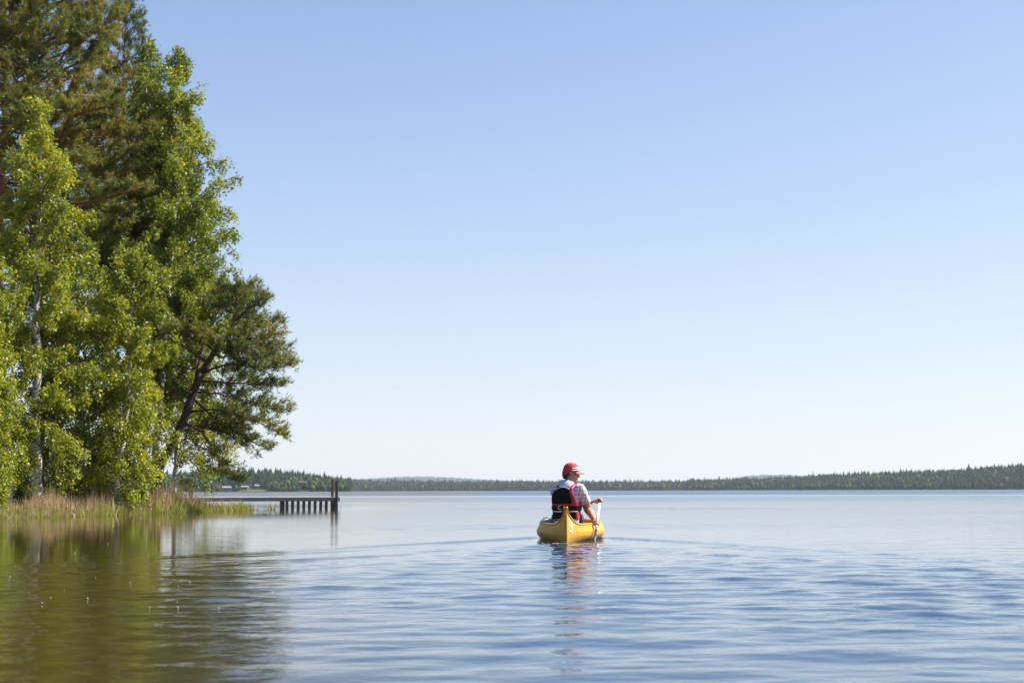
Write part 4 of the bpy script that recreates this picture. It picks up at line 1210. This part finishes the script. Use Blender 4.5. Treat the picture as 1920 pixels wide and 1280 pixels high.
# legs folded forward on the canoe floor (mostly hidden by the hull)
for s in (-1, 1):
    limb(bm, [Vector((s * .09, .02, .07)), Vector((s * .13, .25, .16)), Vector((s * .15, .47, .17))], [.088, .078, .058], 12)
    limb(bm, [Vector((s * .15, .47, .17)), Vector((s * .15, .62, .06)), Vector((s * .14, .80, -.04))], [.056, .052, .036], 12)
    limb(bm, [Vector((s * .14, .79, -.06)), Vector((s * .14, .90, -.055)), Vector((s * .145, .96, -.065))], [.038, .036, .024], 10)
# hands: palm + five bent fingers closed round what they hold
def hand(wrist, grip_c, axis, out, thumb_dir):
    """palm from wrist to beside grip_c; fingers curl round 'axis' (unit) at grip_c; out = from grip centre to palm side"""
    axis = axis.normalized(); out = (out - axis * out.dot(axis)).normalized(); tang = axis.cross(out).normalized()
    rg = 0.018
    knu = grip_c + out * (rg + .012)
    a = Vector(wrist); mid_ = a.lerp(knu, .55)
    for q in (-.026, -.009, .009, .026):     # palm as four fused metacarpals
        limb(bm, [a + axis * q * .5, mid_ + axis * q * .9, knu + axis * q * 1.05 + tang * -.004], [.017, .0155, .0125], 8)
    for q, ln in ((-.031, .85), (-.0105, .98), (.0105, 1.0), (.031, .92)):   # four fingers of different length wrapping round
        pts = []
        for ang in (0, 50, 105, 160, 160 + 45 * ln):
            pts.append(grip_c + axis * q + (out * math.cos(R(ang)) + tang * math.sin(R(ang))) * (rg + .0095))
        limb(bm, pts, [.0105, .0102, .0095, .0088, .0075], 8)
    tb0 = mid_ + thumb_dir * .022                              # thumb leaves the side of the palm
    limb(bm, [tb0, tb0.lerp(grip_c + thumb_dir * .045 - tang * .02, .55) + thumb_dir * .006, grip_c + thumb_dir * .050 - tang * (rg + .004) + out * .006, grip_c + thumb_dir * .044 - tang * (rg + .002) - out * .018], [.0135, .0125, .0110, .0085], 8)
ax_ = -pad_dir
hand(WR, PAD_HAND, ax_, (WR - PAD_HAND), ax_)
grip_axis = Vector((.25, .95, 0)).normalized()
GRIP_C = PAD_TOP + Vector((0, 0, .005))
hand(WL, GRIP_C, grip_axis, Vector((-.85, 0, .35)), Vector((0, -1, 0)) * .6 + Vector((0, 0, -.3)))
bmesh.ops.recalc_face_normals(bm, faces=bm.faces[:])
body = mesh_bm('body', bm, MAT['skin'], person, True)
md = body.modifiers.new('fuse', 'REMESH'); md.mode = 'VOXEL'; md.voxel_size = 0.0042; md.use_smooth_shade = True
ms = body.modifiers.new('soften', 'SMOOTH'); ms.factor = 0.5; ms.iterations = 2

# --- clothing
bm = bmesh.new()   # plaid shirt: torso shell + sleeves + shoulder yoke
loft(bm, torso_rings(.012, [0.05, .12, .2, .3, .4, .48, .55, .595, .62]), True, 28)
limb(bm, [SR + Vector((-.05, 0, .012)), SR, SR.lerp(ER, .42) + Vector((.012, -.01, 0)), SR.lerp(ER, .64) + Vector((.012, -.012, 0))], [.066, .076, .070, .074], 16, caps=False)
limb(bm, [SLt + Vector((.06, 0, .03)), SLt, SLt.lerp(EL, .42) + Vector((-.012, -.0, 0)), SLt.lerp(EL, .62) + Vector((-.01, -.0, 0))], [.060, .070, .066, .070], 16, caps=False)
bmesh.ops.recalc_face_normals(bm, faces=bm.faces[:])
shirt = mesh_bm('shirt', bm, MAT['plaid_shirt'], person, True)
md = shirt.modifiers.new('fuse', 'REMESH'); md.mode = 'VOXEL'; md.voxel_size = 0.007; md.use_smooth_shade = True
ms = shirt.modifiers.new('soften', 'SMOOTH'); ms.factor = 0.5; ms.iterations = 3
tx = bpy.data.textures.new('cloth_folds', 'CLOUDS'); tx.noise_scale = 0.07
dm = shirt.modifiers.new('folds', 'DISPLACE'); dm.texture = tx; dm.strength = 0.016; dm.mid_level = 0.5
# collar: folded band round the neck with a hanging back flap
bm = bmesh.new(); rws = []
for (zo, rx, ry, dyy) in ((.590, .115, .090, -.012), (.630, .092, .080, -.006), (.675, .078, .072, .0), (.685, .072, .067, .002), (.670, .068, .062, .003)):
    row = []
    for k in range(24):
        a = 2 * math.pi * k / 24
        back_ = max(0, -math.sin(a))
        p = tr(0.01 + rx * math.cos(a), .030 + dyy + ry * math.sin(a), zo - (0.050 * back_ ** 3 if zo < .6 else 0.008 * back_))
        row.append(bm.verts.new(p))
    rws.append(row)
for a, b in zip(rws[:-1], rws[1:]):
    for k in range(24): bm.faces.new((a[k], a[(k + 1) % 24], b[(k + 1) % 24], b[k]))
collar = mesh_bm('collar', bm, MAT['plaid_shirt'], shirt, True)
so = collar.modifiers.new('cloth', 'SOLIDIFY'); so.thickness = .006
bm = bmesh.new()       # blue inner flap hanging at the back of the neck
fl = []
for (z, w, yb) in ((.688, .060, -.066), (.655, .082, -.088), (.620, .088, -.106), (.590, .064, -.118), (.572, .028, -.124)):
    fl.append([bm.verts.new(tr(-.012 + w * u, .028 + yb + .03 * u * u, z)) for u in (-1, -.5, 0, .5, 1)])
for a, b in zip(fl[:-1], fl[1:]):
    for k in range(4): bm.faces.new((a[k], a[k + 1], b[k + 1], b[k]))
flp = mesh_bm('collar_flap', bm, MAT['collar_blue'], shirt, True)
so = flp.modifiers.new('cloth', 'SOLIDIFY'); so.thickness = .008
# trousers
bm = bmesh.new()
loft(bm, [(Vector((0, 0, z)), (1, 0, 0), (0, 1, 0), rx, ry) for (z, rx, ry) in ((.005, .178, .128), (.06, .185, .130), (.12, .176, .124), (.17, .168, .116))], True, 20)
for s in (-1, 1):
    limb(bm, [Vector((s * .09, .02, .075)), Vector((s * .13, .25, .165)), Vector((s * .15, .47, .175))], [.098, .090, .070], 12)
    limb(bm, [Vector((s * .15, .47, .17)), Vector((s * .15, .62, .06)), Vector((s * .14, .78, -.03))], [.068, .064, .050], 12)
bmesh.ops.recalc_face_normals(bm, faces=bm.faces[:])
trou = mesh_bm('trousers', bm, MAT['dark_trousers'], person, True)
md = trou.modifiers.new('fuse', 'REMESH'); md.mode = 'VOXEL'; md.voxel_size = 0.008; md.use_smooth_shade = True
for s in (-1, 1):
    bm = bmesh.new(); limb(bm, [Vector((s * .14, .77, -.062)), Vector((s * .14, .90, -.056)), Vector((s * .145, .975, -.066))], [.048, .045, .032], 12)
    mesh_bm('shoe', bm, MAT['black_fabric'], person, True)

# life vest: foam shell with armholes, black back panel, belts, buckle, reflective piping
vest = None
def vest_patch(nm, z0, z1, a0, a1, off, mat, parent, th=.02, nz=10, na=18, edge=None):
    """patch of the torso surface between angles (deg, 270 = back), pushed outwards"""
    bm = bmesh.new(); gv = []
    for i in range(nz + 1):
        z = z0 + (z1 - z0) * i / nz
        (c, ax, ay, rx, ry) = torso_rings(off, [z])[0]
        lo, hi = (edge(i / nz) if edge else (a0, a1))
        row = []
        for k in range(na + 1):
            a = R(lo + (hi - lo) * k / na); p = 2 / 2.4; ca, sa = math.cos(a), math.sin(a)
            row.append(bm.verts.new(Vector(c) + Vector(ax) * math.copysign(abs(ca) ** p, ca) * rx + Vector(ay) * math.copysign(abs(sa) ** p, sa) * ry))
        gv.append(row)
    for a, b in zip(gv[:-1], gv[1:]):
        for k in range(na): bm.faces.new((a[k], a[k + 1], b[k + 1], b[k]))
    bmesh.ops.recalc_face_normals(bm, faces=bm.faces[:])
    o = mesh_bm(nm, bm, MAT[mat], parent, True)
    s = o.modifiers.new('foam', 'SOLIDIFY'); s.thickness = th; s.offset = 0
    bv = o.modifiers.new('round', 'BEVEL'); bv.width = min(.006, th * .4); bv.segments = 2; bv.limit_method = 'ANGLE'
    return o
vest = vest_patch('life_vest', .235, .60, 215, 325, .020, 'red_fabric', person, .030, 14, 22, lambda f: (205 + 40 * max(0, (f - .35) / .65) ** .8, 335 - 42 * max(0, (f - .35) / .65) ** .8))
vest_patch('vest_side', .235, .40, 325, 395, .019, 'red_fabric', vest, .030)
vest_patch('vest_side', .235, .40, 145, 215, .019, 'red_fabric', vest, .030)
vest_patch('vest_front', .235, .55, 35, 145, .030, 'red_fabric', vest, .036, 12, 18, lambda f: (35 + 25 * f, 145 - 25 * f))
vest_patch('back_pocket', .375, .585, 226, 300, .038, 'black_fabric', vest, .022, 12, 16, lambda f: (216 + 32 * f ** 2.2, 300 - 16 * f ** 2.2))
vest_patch('waist_belt', .285, .350, 180, 360, .036, 'black_fabric', vest, .014, 4, 30)
vest_patch('waist_belt', .285, .350, 0, 180, .036, 'black_fabric', vest, .014, 4, 30)
vest_patch('hip_panel', 0.175, .275, 190, 317, .022, 'black_fabric', vest, .03, 6, 22)
vest_patch('hip_panel', .175, .255, 318, 346, .020, 'red_fabric', vest, .03, 6, 12)
vest_patch('reflective_strap', .266, .277, 205, 262, .044, 'grey_webbing', vest, .006, 2, 16)
vest_patch('reflective_strap', .266, .277, 285, 322, .044, 'grey_webbing', vest, .006, 2, 12)
pts = []
for k in range(15):
    f = k / 14; a = 242 + (290 - 242) * f; z = .560 + .030 * math.sin(f * math.pi) + .008 * f
    (c, ax, ay, rx, ry) = torso_rings(.056, [z])[0]
    ca, sa = math.cos(R(a)), math.sin(R(a)); p = 2 / 2.4
    pts.append(np.array(Vector(c) + Vector(ax) * math.copysign(abs(ca) ** p, ca) * rx + Vector(ay) * math.copysign(abs(sa) ** p, sa) * ry))
tb = Tubes(); tb.add(np.array(pts), .006, 6); tb.build('reflective_piping', MAT['grey_webbing'], vest)
(c, ax, ay, rx, ry) = torso_rings(.047, [.325])[0]
dc = Vector(c) + Vector(ax) * (-.055) + Vector(ay) * (-ry * .985)
tb = Tubes(); tb.add(np.array([np.array(dc + Vector(ax) * .026 * math.cos(a) + Vector((0, 0, .024 * math.sin(a)))) for a in np.linspace(R(70), R(300), 16)]), .0045, 6)
tb.build('buckle_ring', MAT['grey_webbing'], vest)
for s in (-1, 1):
    tb = Tubes(); tb.add(spline([tr(s * .105, -.095, .565), tr(s * .105, -.055, .612), tr(s * .105, .03, .628), tr(s * .105, .10, .59), tr(s * .105, .135, .52)], 16), .012, 8)
    tb.build('shoulder_strap', MAT['red_fabric'], vest)

# cap, hair, sunglasses
bm = bmesh.new()
for z0, z1 in ((0, 0),):
    rws = []
    for i in range(11):
        f = i / 10; z = .020 + .124 * math.sin(f * math.pi / 2); q = math.cos(f * math.pi / 2) ** .5 if f < 1 else 0.02
        rws.append([bm.verts.new(hp(math.cos(a) * .088 * q, -.004 + math.sin(a) * .113 * q, z - (.048 * (1 - f) * max(0, -math.sin(a))))) for a in np.linspace(0, 2 * math.pi, 28, endpoint=False)])
    for a, b in zip(rws[:-1], rws[1:]):
        for k in range(28): bm.faces.new((a[k], a[(k + 1) % 28], b[(k + 1) % 28], b[k]))
    bm.faces.new(rws[-1])
cap = mesh_bm('cap', bm, MAT['cap_red'], person, True)
so = cap.modifiers.new('cloth', 'SOLIDIFY'); so.thickness = .004
bm = bmesh.new(); bmesh.ops.create_icosphere(bm, subdivisions=2, radius=.007, matrix=Matrix.Translation(hp(0, -.004, .146))); mesh_bm('cap_button', bm, MAT['cap_red'], cap, True)
bm = bmesh.new(); rws = []
for i in range(6):
    f = i / 5; rws.append([])
    for k in range(13):
        a = R(30 + 120 * k / 12); q = 1 + .85 * f * max(0.0, math.sin((a - R(30)) / R(120) * math.pi)) ** .6
        rws[-1].append(bm.verts.new(hp(math.cos(a) * .086 * (1 + .05 * f), -.004 + math.sin(a) * .108 * q, .028 - .018 * f - .025 * (math.cos(a)) ** 2 * (.3 + f))))
for a, b in zip(rws[:-1], rws[1:]):
    for k in range(12): bm.faces.new((a[k], a[k + 1], b[k + 1], b[k]))
vis = mesh_bm('visor', bm, MAT['cap_visor'], cap, True)
so = vis.modifiers.new('board', 'SOLIDIFY'); so.thickness = .006
def cap_strip(nm, z0, z1, a0, a1, mat, off):
    for s in (1,):
        bm = bmesh.new(); rws = []
        for i in range(4):
            rws.append([])
            for k in range(9):
                u = k / 8; a = R(a0 + (a1 - a0) * u); z = z0 + (z1 - z0) * i / 3 + .020 * u
                f = math.asin(min(1, max(0, (z - .020) / .124))) / (math.pi / 2); q = math.cos(f * math.pi / 2) ** .5
                rws[-1].append(bm.verts.new(hp(math.cos(a) * (.088 * q + off), -.004 + math.sin(a) * (.113 * q + off), z)))
        for a, b in zip(rws[:-1], rws[1:]):
            for k in range(8): bm.faces.new((a[k], a[k + 1], b[k + 1], b[k]))
        mesh_bm(nm, bm, MAT[mat], cap, True)
cap_strip('cap_band', .026, .086, 6, 60, 'cap_dark_band', .0045)
cap_strip('cap_stripe', .036, .047, 2, 60, 'cap_white', .0075)
cap_strip('cap_stripe', .064, .075, 2, 60, 'cap_white', .0075)
bm = bmesh.new(); rws = []
for (z, q) in ((.0, 0.99), (-.02, 1.0), (-.04, .98), (-.062, .90), (-.074, .78)):
    rws.append([])
    for k in range(19):
        a = R(178 + 184 * k / 18); 
        rws[-1].append(bm.verts.new(hp(math.cos(a) * .077 * q, -.004 + math.sin(a) * .100 * q, z if abs(math.cos(a)) < .85 else max(z, -.02))))
for a, b in zip(rws[:-1], rws[1:]):
    for k in range(18): bm.faces.new((a[k], a[k + 1], b[k + 1], b[k]))
hair = mesh_bm('hair', bm, MAT['dark_hair'], person, True)
so = hair.modifiers.new('strands', 'SOLIDIFY'); so.thickness = .008
bm = bmesh.new()
for s in (-1, 1):
    limb(bm, [hp(s * .012, .103, .008), hp(s * .034, .100, .006), hp(s * .056, .086, .008)], [.014, .019, .014], 10)
gl_ = mesh_bm('sunglasses', bm, MAT['glass_dark'], person, True)
for s in (-1, 1):
    tb = Tubes(); tb.add([hp(s * .060, .084, .014), hp(s * .079, .04, .014), hp(s * .082, -.005, .016)], .0035, 6); tb.build('glasses_arm', MAT['paddle_grip'], gl_)
tb = Tubes(); tb.add([hp(-.014, .108, .012), hp(.014, .108, .012)], .003, 6); tb.build('nose_bridge', MAT['paddle_grip'], gl_)

# ==================================================================== PADDLE (held)
PW = CM @ Matrix.Translation((MX, MY, 0.10))
ptop = PW @ PAD_TOP; pd = (PW.to_3x3() @ pad_dir).normalized()
paddle = thing('paddle', 'white shafted canoe paddle with dark blade dipped in the water', 'paddle', ptop)
def pp(s): return np.array(pd * s)
hand_s = (PAD_HAND - PAD_TOP).length
tb = Tubes(); tb.add([pp(0.0), pp(.3), pp(.58)], .0175, 10); tb.build('shaft', MAT['paddle_white'], paddle)
tb = Tubes(); tb.add([pp(.57), pp(.75), pp(.95)], .0185, 10); tb.build('shaft_sleeve', MAT['paddle_grey'], paddle)
gx_ = CM.to_3x3() @ grip_axis
tb = Tubes(); tb.add([np.array(-gx_ * .055), np.array(gx_ * .0), np.array(gx_ * .055)], [.014, .018, .014], 10); tb.build('grip', MAT['paddle_grip'], paddle)
bm = bmesh.new(); rws = []
bx = Vector((0.12, 1, 0)).normalized(); bx = (bx - pd * bx.dot(pd)).normalized(); bn = pd.cross(bx)
for (s, w) in ((.72, .018), (.79, .045), (.87, .075), (1.0, .09), (1.16, .09), (1.24, .07), (1.26, .04)):
    rws.append([])
    for (u, v) in ((-1, 0), (-.5, .5), (0, 1), (.5, .5), (1, 0), (.5, -.5), (0, -1), (-.5, -.5)):
        rws[-1].append(bm.verts.new(pd * s + bx * w * u + bn * .012 * v))
for a, b in zip(rws[:-1], rws[1:]):
    for k in range(8): bm.faces.new((a[k], a[(k + 1) % 8], b[(k + 1) % 8], b[k]))
bm.faces.new(rws[0]); bm.faces.new(rws[-1])
bmesh.ops.recalc_face_normals(bm, faces=bm.faces[:])
mesh_bm('blade', bm, MAT['paddle_grey'], paddle, True)

# ==================================================================== small things on the water
r = np.random.default_rng(900); n = 42
yy = 8 + 24 * r.random(n) ** 1.3; xx = -yy * (960 - r.uniform(5, 430, n)) / FPX
s = r.uniform(.002, .0045, n); a = r.uniform(0, 6.28, n)
c = np.stack([xx, yy, np.full(n, .006)], -1)
V = np.stack([c + np.stack([np.cos(a + q) * s, np.sin(a + q) * s * .8, 0 * s], -1) for q in (0, 1.57, 3.14, 4.71)] + [c + np.array([0, 0, .008])], 1).reshape(-1, 3)
b = np.arange(n)[:, None] * 5
F = np.concatenate([b + np.array([[0, 1, 4]]), b + np.array([[1, 2, 4]]), b + np.array([[2, 3, 4]]), b + np.array([[3, 0, 4]])], 0)
tag(mesh_np('floating_fluff', V, F, MAT['pollen']), 'pale specks of fluff floating on the dark reflection', kind='stuff')

# broken foam and water glints, both modelled as white flecks behind the stern
r = np.random.default_rng(901); n = 22
lx = r.normal(0.0, .16, n); lx[:8] = r.uniform(-.3, .3, 8); ly = -0.06 - 0.10 * np.abs(lx) - np.abs(r.normal(0, .05, n)); ly[:8] = -.2 + r.normal(0, .08, 8)
fx = STERN.x + lx * rgt[0] + ly * fwd[0]; fy = STERN.y + lx * rgt[1] + ly * fwd[1]
bm = bmesh.new()
for i in range(n):
    q = r.uniform(.002, .006)
    bmesh.ops.create_icosphere(bm, subdivisions=1, radius=1.0, matrix=Matrix.Translation((fx[i], fy[i], .008)) @ Matrix.Diagonal((q * 2.2, q, q, 1)))
tag(mesh_bm('foam', bm, MAT['pollen'], None, True), 'white flecks of foam and painted glints at canoe stern', kind='stuff')

# ==================================================================== HAZE (even air between camera and the far shores)
hz = bpy.data.materials.new('haze_air'); hz.use_nodes = True; hz.node_tree.nodes.clear()
ho = hz.node_tree.nodes.new('ShaderNodeOutputMaterial'); hv = hz.node_tree.nodes.new('ShaderNodeVolumePrincipled')
hv.inputs['Color'].default_value = (0.74, 0.84, 1.0, 1); hv.inputs['Density'].default_value = 0.00006; hv.inputs['Anisotropy'].default_value = 0.2
hz.node_tree.links.new(hv.outputs[0], ho.inputs['Volume'])
bm = bmesh.new(); box_bm(bm, (0, 4900, 60), (19500, 10000, 126))
haze = mesh_bm('haze', bm, hz, None)
tag(haze, 'thin blue summer haze over the lake', kind='stuff')
